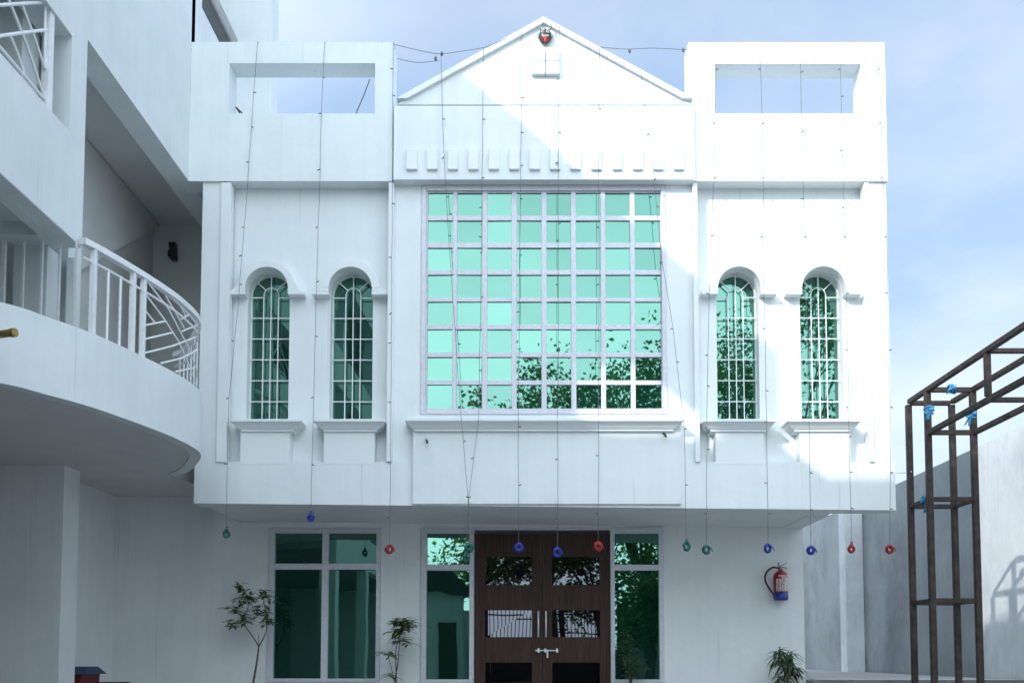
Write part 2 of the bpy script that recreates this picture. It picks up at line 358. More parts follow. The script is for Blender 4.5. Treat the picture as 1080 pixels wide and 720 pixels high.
for a, b in ((x0, xm - g), (xm + g, x1)):
    for c, d in ((z0, zm - g), (zm + g, z1)): box(bm, a, b, YP - .04, YP + .03, c, d)
obj('square_plaque', bm, M['trim'], PED, bevel=.003)

# -- hoods, sills, aprons
def hood(xc, hw, zs, zb):
    bm = nb(); n = 24; ro, ri = hw + .085, hw + .003; ya, yb = YR - .12, YR + .02
    pts = [(xc + ro * math.cos(t), zs + ro * math.sin(t)) for t in (math.pi * i / n for i in range(n + 1))]
    pin = [(xc + ri * math.cos(t), zs + ri * math.sin(t)) for t in (math.pi * i / n for i in range(n + 1))]
    for i in range(n): prism(bm, [pts[i], pts[i + 1], pin[i + 1], pin[i]], ya, yb)
    bmesh.ops.remove_doubles(bm, verts=bm.verts, dist=1e-5)
    for s in (-1, 1):
        a, b = sorted((xc + s * (hw + .003), xc + s * (hw + .185))); box(bm, a, b, ya, yb, zs - .075, zs - .035)
        a, b = sorted((xc + s * (hw + .003), xc + s * (hw + .085))); box(bm, a, b, ya, yb, zs - .035, zs)
        # little sweep from the arch down onto the ear
        q = [(xc + s * (hw + .085), zs - .035), (xc + s * (hw + .165), zs - .035), (xc + s * (hw + .11), zs + .015), (xc + s * (hw + .085), zs + .06)]
        prism(bm, q, ya + .004, yb)
    return obj('hood_moulding', bm, M['trim'], B, bevel=.004)
def sill(px0, px1, py0, py1, yf, yb, name='window_sill'):
    x0, x1, z0, z1 = rect(px0, py0, px1, py1, yf); h = z1 - z0; bm = nb()
    box(bm, x0, x1, yf, yb, z1 - .25 * h, z1)
    frust(bm, (x0 + .01, x1 - .01, yf + .012, yb), (x0 + .035, x1 - .035, yf + .05, yb), z1 - .55 * h, z1 - .25 * h)
    frust(bm, (x0 + .035, x1 - .035, yf + .05, yb), (x0 + .085, x1 - .085, yf + .078, yb), z1 - .82 * h, z1 - .55 * h)
    box(bm, x0 + .095, x1 - .095, yf + .084, yb, z0, z1 - .82 * h)
    return obj(name, bm, M['trim'], B, bevel=.003)
for (xc, hw, zs, zb), (s0, s1), (a0, a1) in zip(WIN, ((242.6, 317), (330, 405.7), (741.5, 819), (830.5, 908.7)), ((253.4, 305.4), (341.5, 395), (754.5, 806), (843, 897))):
    hood(xc, hw, zs, zb)
    sill(s0, s1, 441.5, 453, YF - .11, YR + .02)
    bm = nb(); x0, x1, z0, z1 = rect(a0, 453, a1, 487, YF); box(bm, x0, x1, YF - .002, YR + .02, Z487 - .03, z1 + .02); obj('apron', bm, M['trim'], B, bevel=.004)
sill(427, 721, 441, 452.5, YF - .15, YC + .02, 'central_cornice')
bm = nb(); x0, x1, z0, z1 = rect(435, 452, 718.5, 532, YF - .03); box(bm, x0, x1, YF - .032, YC + .02, zbot(x0) + .01, z1 + .02); obj('central_panel', bm, M['white'], B, bevel=.006)
for px, py in ((449.5, 463.5), (699.5, 457)):
    bm = nb(); p = at(px, py, YF - .03); tube(bm, [p, p + Vector((.012, -.05, -.02)), p + Vector((.02, -.06, -.05))], .011, 8); obj('cable_stub', bm, M['black'], B)

# -- the grid window
GW = obj('grid_window', (lambda bm: (
    box(bm, gx0 + .002, gx0 + .055, YC - .012, YC + .14, gz0 + .002, gz1 - .002), box(bm, gx1 - .055, gx1 - .002, YC - .012, YC + .14, gz0 + .002, gz1 - .002),
    box(bm, gx0 + .055, gx1 - .055, YC - .012, YC + .14, gz1 - .06, gz1 - .002), box(bm, gx0 + .055, gx1 - .055, YC - .012, YC + .14, gz0 + .002, gz0 + .04), bm)[-1])(nb()), M['frame'], B, bevel=.004)
cols = [(55, 120), (135, 200), (217, 280), (297, 361), (378, 441), (458, 522), (538, 602), (618, 685)]
rows = [(62, 120), (137, 193), (211, 267), (284, 342), (357, 415), (432, 490), (507, 566), (582, 642)]
YM, YN = YC + .01, YC + .036
cx = [(xx(430 + (a - 1.5) / 2.57, 315, YM), xx(430 + (b + 1.5) / 2.57, 315, YM)) for a, b in cols]
rz = [(zz(180 + (b + 1.5) / 2.57, YM), zz(180 + (a - 2.5) / 2.57, YM)) for a, b in rows]
bm = nb(); bounds = [gx0 + .055] + [v for p in cx for v in p] + [gx1 - .055]; zb_ = [gz1 - .06] + [v for p in rz for v in (p[1], p[0])] + [gz0 + .04]
for i in range(0, len(bounds), 2): box(bm, bounds[i], bounds[i + 1], YM, YC + .12, gz0 + .04, gz1 - .06)
for j in range(0, len(zb_), 2):
    for i in range(1, len(bounds) - 1, 2): box(bm, bounds[i], bounds[i + 1], YM + .004, YC + .12, zb_[j + 1], zb_[j])
obj('mullion_grid', bm, M['frame'], GW, bevel=.005)
bm = nb()
for a, b in cx:
    for c, d in rz:
        t1, t2 = rng.uniform(-.0024, .0024), rng.uniform(-.0024, .0024)
        bm.faces.new([bm.verts.new((x, YN + t1 * sx + t2 * sz, z)) for x, z, sx, sz in ((a - .01, c - .01, -1, -1), (b + .01, c - .01, 1, -1), (b + .01, d + .01, 1, 1), (a - .01, d + .01, -1, 1))])
obj('glass', bm, M['glass'], GW)

# -- arched windows
for xc, hw, zs, zb in WIN:
    bm = nb(); n = 28
    arc = lambda r, c0=0: [(xc + r * math.cos(t), zs + c0 + r * math.sin(t)) for t in (math.pi * i / n for i in range(n + 1))]
    o_, i_ = arc(hw - .001), arc(hw - .012)
    for i in range(n): prism(bm, [o_[i], o_[i + 1], i_[i + 1], i_[i]], YG - .03, YG + .03)
    for s in (-1, 1):
        a, b = sorted((xc + s * (hw - .001), xc + s * (hw - .012))); box(bm, a, b, YG - .03, YG + .03, zb, zs)
    W_ = obj('arched_window', bm, M['rail'], B)
    bm = nb(); P = [(xc - hw, zb), (xc + hw, zb)] + arc(hw)
    bm.faces.new([bm.verts.new((x, YG + rng.uniform(-.0001, .0001), z)) for x, z in P[:2] + P[3:-1] + []] if False else [bm.verts.new((x, YG, z)) for x, z in P[1:2] + arc(hw)[1:-1] + P[0:1]])
    obj('glass', bm, M['glass'], W_)
    bm = nb(); yg = YG - .055; t = .0100; ih = hw * .355; zi = zs - .005
    for s in (-1, 1): bar(bm, (xc + s * ih, yg, zb), (xc + s * ih, yg, zi), t, t)
    bar(bm, (xc, yg - .002, zb), (xc, yg - .002, zs + hw - .004), t, t)
    ia = [Vector((xc + ih * math.cos(q), yg, zi + ih * math.sin(q))) for q in (math.pi * i / 14 for i in range(15))]
    tube(bm, ia, t * .55, 6)
    for ang in (42, 138):
        c, s_ = math.cos(R(ang)), math.sin(R(ang)); bar(bm, (xc + ih * c, yg, zi + ih * s_), (xc + (hw - .004) * c, yg, zs + (hw - .004) * s_), t, t)
    for s in (-1, 1): bar(bm, (xc + s * ih, yg, zs - .035), (xc + s * (hw - .003), yg, zs - .035), t, t)
    H = zs - .035 - zb
    for k in range(6): 
        z = zb + .005 + H * k / 6.0; bar(bm, (xc - hw + .003, yg + .004, z), (xc + hw - .003, yg + .004, z), t, t)
    obj('grille', bm, M['rail'], W_)

# -- ground floor
XG0, XG1 = xx(80, 620, YW) - .9, xx(848, 630, YW)
l0, l1, lz0, lz1 = rect(282.7, 556.8, 401.3, 718.5, YW); d0, d1, dz0, dz1 = rect(443.6, 556.2, 700.6, 719.5, YW)
bm = nb(); ZC = zl + .15
box(bm, XG0, l0, YW, YW + .22, 0, 3.3); box(bm, l1, d0, YW, YW + .22, 0, ZC + .12); box(bm, d1, XG1, YW, YW + .22, 0, ZC + .12)
box(bm, l0, l1, YW, YW + .22, lz1, ZC + .12); box(bm, d0, d1, YW, YW + .22, dz1, ZC + .12)
dl0, dl1 = xx(500, 640, YW), xx(643.8, 640, YW)
box(bm, l0, l1, YW, YW + .22, 0, lz0); box(bm, d0, dl0 - .03, YW, YW + .22, 0, dz0); box(bm, dl1 + .03, d1, YW, YW + .22, 0, dz0)
box(bm, XG1 - .22, XG1, YW + .22, 17.8, 0, ZC + .12)
obj('ground_floor_wall', bm, M['white_low'], B)
bm = nb(); box(bm, XG1 - .26, XG1 - .002, YF + .06, YW - .004, zz(554.5, YW), zr + .05); obj('overhang_beam', bm, M['white_low'], B, bevel=.006)
xlb = xx(279, 549, YW); bm = nb(); box(bm, xlb - .26, xlb, YF + .06, YW - .004, zz(549.5, YW), zl + .05); obj('overhang_beam', bm, M['white_low'], B, bevel=.006)

def window(frame_bars, panes, name, y0, depth=.10):
    bm = nb()
    for x0, x1, z0, z1 in frame_bars: box(bm, x0, x1, y0, y0 + depth, z0, z1)
    o = obj(name, bm, M['frame'], B, bevel=.004)
    bm = nb()
    for x0, x1, z0, z1 in panes:
        e = .006; t1, t2 = rng.uniform(-.002, .002), rng.uniform(-.002, .002)
        bm.faces.new([bm.verts.new((x, y0 + .055 + t1 * sx + t2 * sz, z)) for x, z, sx, sz in ((x0 - e, z0 - e, -1, -1), (x1 + e, z0 - e, 1, -1), (x1 + e, z1 + e, 1, 1), (x0 - e, z1 + e, -1, 1))])
    obj('glass', bm, M['glass'], o); return o
def frame_from(outer, xs, zs):
    """outer (x0,x1,z0,z1); xs/zs = pane spans -> bars that fill the rest"""
    x0, x1, z0, z1 = outer; bars = []; v = [x0] + [q for p in xs for q in p] + [x1]
    for i in range(0, len(v), 2): bars.append((v[i], v[i + 1], z0, z1))
    h = [z0] + [q for p in zs for q in p] + [z1]
    for i in range(0, len(h), 2):
        for a, b in xs: bars.append((a, b, h[i], h[i + 1]))
    return bars, [(a, b, c, d) for a, b in xs for c, d in zs]
px_ = lambda v, Y=YW + .0: xx(v, 640, Y); pz_ = lambda v: zz(v, YW)
xs = [(px_(288.8), px_(339.3)), (px_(346), px_(396.6))]; zs_ = [(pz_(715), pz_(600.3)), (pz_(594), pz_(562.2))]
window(*frame_from((l0 + .003, l1 - .003, lz0, lz1 - .003), xs, zs_), 'paned_window', YW - .02)
for a, b, c, d in ((d0 + .003, px_(499), 449.8, 495), (px_(644.8), d1 - .003, 648.4, 695)):
    window(*frame_from((a, b, dz0, dz1 - .03), [(px_(c), px_(d))], [(pz_(716), pz_(601.2)), (pz_(595.2), pz_(562.4))]), 'sidelight', YW - .02)
bm = nb(); box(bm, d0 + .003, d1 - .003, YW - .022, YW + .08, dz1 - .03, dz1 - .003)
for a in (px_(499), px_(643.8)): box(bm, a, a + .012, YW - .02, YW + .08, FLOOR, dz1 - .03)
obj('door_frame', bm, M['frame'], B, bevel=.004)
DZ1 = pz_(562); DXm = px_(572)
for side in (0, 1):
    a, b = ((px_(499) + .014, DXm - .004), (DXm + .004, px_(643.8) - .002))[side]
    g0, g1 = ((px_(511.7), px_(561)), (px_(582.5), px_(632.5)))[side]
    gl = [(pz_(616.4), pz_(586.7)), (pz_(671.3), pz_(643)), (pz_(728), pz_(698.3))]
    bars, panes = frame_from((a, b, FLOOR + .01, DZ1), [(g0, g1)], gl[::-1])
    bm = nb()
    for x0, x1, z0, z1 in bars: box(bm, x0, x1, YW + .015, YW + .06, z0, z1)
    D = obj('door', bm, M['door'], B, bevel=.003)
    for x0, x1, z0, z1 in panes:
        bm = nb(); bm.faces.new([bm.verts.new((x, YW + .034 + rng.uniform(-.0008, .0008), z)) for x, z in ((x0 - .004, z0 - .004), (x1 + .004, z0 - .004), (x1 + .004, z1 + .004), (x0 - .004, z1 + .004))])
        obj('glass_panel', bm, M['dglass'], D)
    hx = px_((567.8, 575.7)[side]); bm = nb()
    tube(bm, [(hx, YW - .035, pz_(671.5)), (hx, YW - .035, pz_(644))], .0105, 10)
    for z in (pz_(668), pz_(648)): tube(bm, [(hx, YW - .035, z), (hx, YW + .016, z)], .007, 8)
    obj('handle', bm, M['steel'], D, smooth=True)
    if side == 0:
        bm = nb(); z = pz_(685.5); tube(bm, [(px_(564.5), YW - .01, z), (px_(588.5), YW - .01, z)], .009, 10)
        for q in (568, 575, 587.5): box(bm, px_(q) - .012, px_(q) + .012, YW - .022, YW + .016, z - .026, z + .026)
        tube(bm, [(px_(577.2), YW - .02, z), (px_(577.2), YW - .025, z - .09)], .012, 8)
        obj('door_bolt', bm, M['steel'], D, bevel=.002)

# ================================================================== STAIR WING (left)
Wg = thing('stair_wing', 'white stair wing on the left with a curved balcony and open landings', 'building', (XW, 8, 0))
Y = lambda px, py=100: atX(px, py, XW).y
ZBM = ZB                                    # underside of the upper fascia
zl0, zl1 = atX(87, 262, XW).z, atX(34, 93.5, XW).z            # landing parapet
Y73, Y90 = Y(73, 150), Y(89.5, 150)
ZH = atX(54, 8, XW).z
bm = nb()
box(bm, XW - .25, XW, Y90, YB + .1, ZBM + .001, 10.25); box(bm, XW - .25, XW - .002, YB + .1, YW - .01, ZBM + .001, ZBM + .35)
box(bm, XW - .25, XW, YB - .002, 10.68, zz(43, YB) - .6, 10.25)
box(bm, XW - .25, XW, Y73, Y90, zl0, 10.25)
box(bm, XW - .25, XW, 5.05, Y73, ZH, 10.25); box(bm, XW - .25, XW, 2.3, 5.05, 8.9, 10.25); box(bm, XW - .25, XW, -6, 5.4, 6.5, 7.3); box(bm, XW - .25, XW, .3, 2.3, 8.9, 9.2); box(bm, XW - .25, XW, -6, .3, 8.9, 10.2)
box(bm, XW - .25, XW, -6, 5.4, 3.0, 3.9)
for y in (5.05, 1.6, -2.2, -6):
    box(bm, XW - .25, XW - .002, y, y + .35, 0, 3.0); box(bm, XW - .25, XW - .002, y, y + .35, 3.9, 6.5); box(bm, XW - .25, XW - .002, y, y + .35, 7.3, 8.9)
box(bm, -8.2, -8, -6, 12.5, 0, 10.2); box(bm, -8.2, XW, -6.2, -6, 0, 10.2)
box(bm, -8.1, XW - .02, 2.3, 10.66, 10.0, 10.2); box(bm, -8.1, XW - .02, .3, 2.3, 9.0, 9.15); box(bm, -8.1, XW - .02, -6, .3, 9.9, 10.1)
box(bm, -8.1, XW - .2, 10.46, 10.68, 6.6, 10.1)
obj('wing_wall', bm, M['wing'], Wg)
bm = nb(); box(bm, -7.6, XW - .3, -6, 5.38, 3.05, 3.2); box(bm, -7.6, XW - .3, -6, 5.38, 6.55, 6.7); box(bm, -7.6, -7.4, -6, 12, 0, 3.04); box(bm, -6.6, -6.4, -6, 5.38, 3.2, 6.55); box(bm, -5.6, -5.4, -6, 5.0, 6.72, 8.95)
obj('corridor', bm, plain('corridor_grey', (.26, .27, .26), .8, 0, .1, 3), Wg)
# landing: parapet, ring beam, slab, wall above
bm = nb(); box(bm, XW - .14, XW - .001, 5.4, Y73 + .01, zl0 + .001, zl1); box(bm, XW - .25, XW - .14, 5.4, Y90 - .002, zl0 + .002, zl0 + .25)
box(bm, -8, XW - .25, Y90 - .24, Y90 - .003, zl0 + .003, zl0 + .25); box(bm, -8, XW - .14, 5.4, Y90 - .002, zl0 + .12, zl0 + .28)
LND = obj('landing', bm, M['wing'], Wg, bevel=.008)
bm = nb(); box(bm, -8, XW - .6, Y90 - .35, Y90 - .2, zl0 + .28, 8.5); box(bm, -8, XW - .25, 5.4, Y90, ZH + .2, ZH + .4)
box(bm, -8, -7.6, 5.2, 5.4, zl0 + .28, 8.5); box(bm, -6.2, -6.0, 5.4, Y90, zl0 + .28, 8.5)
obj('landing_back_wall', bm, M['inner'], Wg)
bm = nb(); a, b = Y(60, 60), Y(72, 60); box(bm, XW - .5, XW - .28, a, b + .1, zl0 + .28, ZH + .2); box(bm, XW - .95, XW - .7, Y(30) - .1, Y(30) + .55, zl0 + .28, ZH + .2)
obj('inner_pier', bm, M['wing'], Wg, bevel=.006)
bm = nb(); p, q = atX(49.5, 12, XW - .05), atX(51, 104, XW - .05); box(bm, XW - .08, XW - .02, p.y - .0, p.y + .07, zl1, ZH); RP = obj('landing_railing', bm, M['rail'], Wg, bevel=.003)
bm = nb()
def wl(pts, r=.014): tube(bm, [atX(x, y, XW - .05) for x, y in pts], r, 6)
k = 110 / 566
for pts in (((-120, 8), (0, 28), (255, 12)), ((-120, 235), (0, 196), (110, 180), (255, 162)), ((40, -20), (150, 260), (242, 535)), ((120, 30), (185, 200), (243, 372)), ((55, 196), (95, 290), (130, 395)), ((-80, 175), (0, 258), (243, 543)), ((244, 0), (244, 370))):
    wl([(x * k, y * k) for x, y in pts], .013)
obj('railing_bars', bm, M['rail'], RP)
# room behind the balcony
ZCE = zz(237, YW)
bm = nb()
box(bm, -8, XW - .02, Y90, YW + .2, ZCE, ZCE + .15)
box(bm, -8, XL + .2, YW, YW + .2, 3.302, ZCE)
xs_ = xx(167, 237, YW)
box(bm, xs_ - .3, xs_ - .06, Y90 + .3, YW, 3.2, ZCE)
p0, p1 = (YW, zz(237, YW) - .02), (atX(119, 265, xs_).y, atX(119, 265, xs_).z)
obj('stair_hall', bm, M['inner'], Wg)
bm = nb()
s_ = (p0[1] - p1[1]) / (p0[0] - p1[0])
pts = [(p0[0], p0[1]), (p1[0], p1[1]), (Y90 + .3, p1[1] - s_ * (p1[0] - Y90 - .3)), (Y90 + .3, ZCE - .01), (p0[0], ZCE - .01)]
for a, b in ((xs_ - .06, xs_ + .02),):
    A = [bm.verts.new((a, y, z)) for y, z in pts]; Bv = [bm.verts.new((b, y, z)) for y, z in pts]
    bm.faces.new(A); bm.faces.new(Bv[::-1])
    for i in range(5): bm.faces.new((A[i], A[(i + 1) % 5], Bv[(i + 1) % 5], Bv[i]))
obj('stair_flight', bm, M['inner'], Wg)
bm = nb(); box(bm, -8, XW - .24, Y90 + .26, Y90 + .5, 3.2, ZCE - .002); box(bm, XW - .55, XW - .27, Y90 - .04, Y90 + .2, 3.2, zl0 + .004)
pL = Y90 + .2; box(bm, xx(70, 300, pL), xx(78, 300, pL), pL, pL + .1, 3.2, zl0)
obj('hall_front_wall', bm, M['wing'], Wg)
# curved balcony
ZS0, ZS1, ZRL = 3.07, 3.65, 4.38
cp = [atZ(x, y, ZS0) for x, y in ((0, 402), (52, 415), (104, 430), (167, 453), (198, 467), (212, 478), (206, 490), (197, 497))]
cp = [Vector((-6.2, 6.05, ZS0)), Vector((-5.0, 6.25, ZS0)), Vector((-4.3, 6.46, ZS0))] + cp + [Vector((XW - .06, YF - .02, ZS0))]
cv = crom(cp, 7); cv2 = [(p.x, p.y) for p in cv]
inn = []
for i, p in enumerate(cv):
    t = (cv[min(i + 1, len(cv) - 1)] - cv[max(i - 1, 0)]).normalized(); inn.append((p.x - t.y * .11, p.y + t.x * .11))
bm = nb(); slab(bm, inn + [(XW - .06, YW), (-8, YW), (-8, 6.1)], ZS0, ZS0 + .2); BAL = obj('balcony', bm, M['inner'], Wg)
bm = nb(); o0 = [bm.verts.new((x, y, ZS0 - .012)) for x, y in cv2]; o1 = [bm.verts.new((x, y, ZS1)) for x, y in cv2]
i0 = [bm.verts.new((x, y, ZS0 - .012)) for x, y in inn]; i1 = [bm.verts.new((x, y, ZS1)) for x, y in inn]
for i in range(len(cv) - 1):
    for A, C in ((o0, o1), (o1, i1), (i1, i0), (i0, o0)): bm.faces.new((A[i], A[i + 1], C[i + 1], C[i]))
obj('balcony_fascia', bm, M['wing'], BAL, smooth=False)
for f in bpy.data.objects['balcony_fascia'].data.polygons: f.use_smooth = True
bpy.data.objects['balcony_fascia'].data.set_sharp_from_angle(angle=R(40))
rl = [Vector(((p.x + q[0]) / 2, (p.y + q[1]) / 2, 0)) for p, q in zip(cv, inn)]
def proj(v): d = v - CAM; zc = d.dot(FW); return PCX + F * d.x / zc, PCY - F * d.dot(UP) / zc
imax = max(range(len(rl)), key=lambda i: proj(Vector((rl[i].x, rl[i].y, 4)))[0])
def on_rail(px, back=False):
    """point of the rail line that shows at column px"""
    idx = range(imax, len(rl) - 1) if back else range(0, imax)
    best = rl[imax]
    for i in idx:
        a = proj(Vector((rl[i].x, rl[i].y, 4)))[0]; b = proj(Vector((rl[i + 1].x, rl[i + 1].y, 4)))[0]
        if min(a, b) <= px <= max(a, b): best = rl[i].lerp(rl[i + 1], (px - a) / (b - a + 1e-9)); break
    return best.copy()
def rail_pt(px, py):
    g = on_rail(px); z = at(px, py, g.y).z; return Vector((g.x, g.y, z))
i0_ = min((i for i in range(imax)), key=lambda i: abs(proj(Vector((rl[i].x, rl[i].y, 4)))[0] - 87))
hp = rl[i0_:]
bm = nb(); h0 = Vector((hp[0].x, hp[0].y, ZRL - .004)); bar(bm, h0, CAM + (h0 - CAM) * ((XW + .03) / h0.x), .05, .04)
for i in range(len(hp) - 1): bar(bm, (hp[i].x, hp[i].y, ZRL), (hp[i + 1].x, hp[i + 1].y, ZRL), .06, .05)
RT = obj('handrail', bm, M['rail'], BAL)
bm = nb(); tube(bm, [(p.x, p.y, ZRL - .13) for p in hp], .011, 6); obj('lower_rail', bm, M['rail'], RT)
for x in (98, 139.5, 150.5):
    g = on_rail(x); bm = nb(); box(bm, g.x - .022, g.x + .022, g.y - .022, g.y + .022, ZS1 - .02, ZRL - .02); obj('rail_post', bm, M['rail'], RT, bevel=.003)
for x in (113.5, 126.5):
    g = on_rail(x); bm = nb(); tube(bm, [(g.x, g.y, ZS1 - .02), (g.x, g.y, ZRL - .12)], .012, 6); obj('baluster', bm, M['rail'], RT)
for x in (3, 24, 43.5, 62, 80, -20, -42, -66, -90):      # straight railing under the edge of the landing
    g = at(x, 300, Y90 - .12); r_ = .017 if x == 3 else .009
    bm = nb(); box(bm, g.x - r_, g.x + r_, g.y - r_, g.y + r_, ZS0 + .2, zl0 + .01); obj('baluster', bm, M['rail'], RT)
bm = nb(); k = 1 / 4.235
for pts in (((95, 170), (200, 235), (290, 325), (335, 380)), ((98, 235), (185, 350), (250, 450), (300, 560), (335, 660)), ((105, 180), (200, 300), (290, 470), (325, 560), (338, 640)), ((185, 240), (230, 315), (270, 385)),
            ((250, 285), (275, 328)), ((95, 305), (140, 360)), ((95, 373), (185, 355)), ((95, 435), (220, 405)), ((95, 497), (220, 465), (335, 420)), ((170, 542), (260, 520), (335, 480)), ((235, 580), (330, 560)), ((255, 345), (290, 325)), ((260, 400), (325, 372))):
    P = []
    for (a, b), (c, d) in zip(pts, pts[1:]):
        for j in range(4): P.append(rail_pt(130 + (a + (c - a) * j / 4) * k, 255 + (b + (d - b) * j / 4) * k))
    P.append(rail_pt(130 + pts[-1][0] * k, 255 + pts[-1][1] * k))
    tube(bm, P, .0085, 6)
for i in range(imax + 1, len(rl) - 2, 3): tube(bm, [(rl[i].x, rl[i].y, ZS1), (rl[i].x, rl[i].y, ZRL)], .009, 6)
obj('rail_pattern', bm, M['rail'], RT)
# drain spout in the balcony face
bm = nb(); p = at(15.5, 350.5, 6.55); tube(bm, [p + Vector((-.55, .18, 0)), p + Vector((-.05, .015, 0)), p], .027, 12); tube(bm, [p + Vector((-.03, .01, 0)), p + Vector((.004, 0, 0))], .031, 12)
obj('drain_spout', bm, M['brass'], Wg, smooth=False)
# ground floor of the wing
XS = xx(65, 610, 9.9)
bm = nb(); box(bm, -8, XS, 9.9, 10.25, 0, ZS0 + .01); box(bm, XS - .5, XS - .3, 10.25, YW, 0, ZS0 + .01)
obj('ground_wall', bm, M['white_low'], Wg, bevel=.006)
# rear block and its eave
bm = nb(); box(bm, -8, xx(293.5, 60, 12.3), 11.96, 12.3, 3.4, 13); box(bm, -8, -4.6, 12.3, 17, 0, 13); obj('rear_block', bm, M['wing'], Wg, bevel=.01)
bm = nb(); box(bm, XW - .27, XW - .02, 10.68, 11.955, ZCE + .16, 8.62); box(bm, -8, XW - .32, 8.6, 11.95, 10.3, 13); box(bm, -8, XW - .32, 10.7, 11.95, 8.9, 10.3)  # last two boxes: unseen mass added to keep the rear block shaded
obj('rear_wall_shade_mass', bm, M['wing'], Wg)
e0 = at(225, 0, 11.0); bm = nb(); box(bm, XW - .27, e0.x, 10.69, 11.95, e0.z, e0.z + .14); tube(bm, [(XW + .01, 10.7, e0.z - .03), (XW + .01, 11.94, e0.z - .03)], .022, 8)
obj('eave', bm, M['conc'], Wg)

# ================================================================== WALLS OF THE YARD
XBW = 6.1
HB = atX(1013, 479, XBW).z
bw_ = thing('boundary_wall', 'tall weathered white boundary wall behind the steel frame on the right', 'wall', (XBW, 12, 0))
bm = nb(); box(bm, XBW, XBW + .2, -9, 12.95, 0, HB); obj('wall_face', bm, M['bound'], bw_)
bm = nb(); box(bm, XBW + .002, XBW + .2, 12.95, 22, 0, HB - .003); obj('shaded_stretch', bm, M['cement_shade'], bw_)  # same wall in darker grey, carrying the building's shade in its colour
bm = nb(); ya = XBW * F / (912 - PCX) * 1.0; xa = (893 - PCX) * ya / F; box(bm, xa, XBW - .002, ya, ya + .35, 0, HB - .01); obj('pilaster', bm, M['bound'], bw_, bevel=.008)
bm = nb(); box(bm, 3.2, XBW - .01, 22, 22.2, 0, HB); tag(obj('end_wall', bm, M['cement_shade']), 'weathered end wall closing the side passage behind the building', 'wall')
bm = nb(); box(bm, -8, -1.4, -9.2, -9, 0, 2.5); box(bm, -1.4, XBW - .01, -9.2, -9, 0, .4); box(bm, 3.2, XBW - .01, -9.2, -9, .4, 2.5); tag(obj('front_wall', bm, M['bound'], bevel=.01), 'low yard wall opposite the building, mirrored in the door glass', 'wall')

# ================================================================== STEEL FRAME
YN_, YK = 9.40, 9.87
ps = {'b': (979, 410, YN_), 'd': (1025.5, 411, YN_), 'a': (959.6, 423, YK), 'c': (1002, 422, YK)}
xl_, xr_ = xx(980, 500, YN_), xx(1028, 500, YN_)
ZTOP = zz(411, YN_); ZLOW = zz(456, YN_)
st = thing('steel_gate_frame', 'rusty brown steel lattice frame with four legs and a truss beam', 'steel frame', ((xl_ + xr_) / 2, 9.6, 0))
s = .057
for x in (xl_, xr_):
    for y in (YN_, YK):
        bm = nb(); box(bm, x - s / 2, x + s / 2, y - s / 2, y + s / 2, 0, ZTOP + (.02 if y == YN_ else -.03)); obj('leg', bm, M['rust'], st, bevel=.005)
YE = 2.2
for x in (xl_, xr_):
    for z, y1 in ((ZTOP + .003, YK), (ZLOW, YN_)):
        bm = nb(); box(bm, x - s / 2 + .003, x + s / 2 - .003, YE, y1 - (s / 2 if z != ZLOW else s / 2), z - s / 2, z + s / 2 - .01); obj('beam', bm, M['rust'], st, bevel=.005)
def cross(*a):
    bm = nb(); box(bm, *a); obj('cross_piece', bm, M['rust'], st, bevel=.004)
for y in (YN_ - 1.24, YN_ - 2.48, YN_ - 3.72, YN_ - 4.96, YN_ - 6.2):
    for x in (xl_, xr_): cross(x - s / 2 + .006, x + s / 2 - .006, y - s / 2, y + s / 2, ZLOW + s / 2, ZTOP - s / 2)
    for z in (ZLOW, ZTOP): cross(xl_ + s / 2, xr_ - s / 2, y - s / 2 + .004, y + s / 2 - .004, z - s / 2 + .004, z + s / 2 - .014)
for y, z in ((YN_ + .001, ZTOP), (YK, ZTOP - .01), (YN_ - .001, ZLOW)): cross(xl_ + s / 2 - .01, xr_ - s / 2 + .01, y - s / 2 + .006, y + s / 2 - .006, z - s / 2 + .005, z + s / 2 - .005)
for py in (528, 633.5):
    z = zz(py, YN_ + .1); bm = nb(); t = .045
    for y in (YN_, YK): box(bm, xl_ + s / 2 - .01, xr_ - s / 2 + .01, y - t / 2, y + t / 2, z - t / 2, z + t / 2)
    for x in (xl_, xr_): box(bm, x - t / 2, x + t / 2, YN_ + s / 2 - .01, YK - s / 2 + .01, z - t / 2 + .002, z + t / 2 - .002)
    obj('tie_ring', bm, M['rust'], st, bevel=.003)
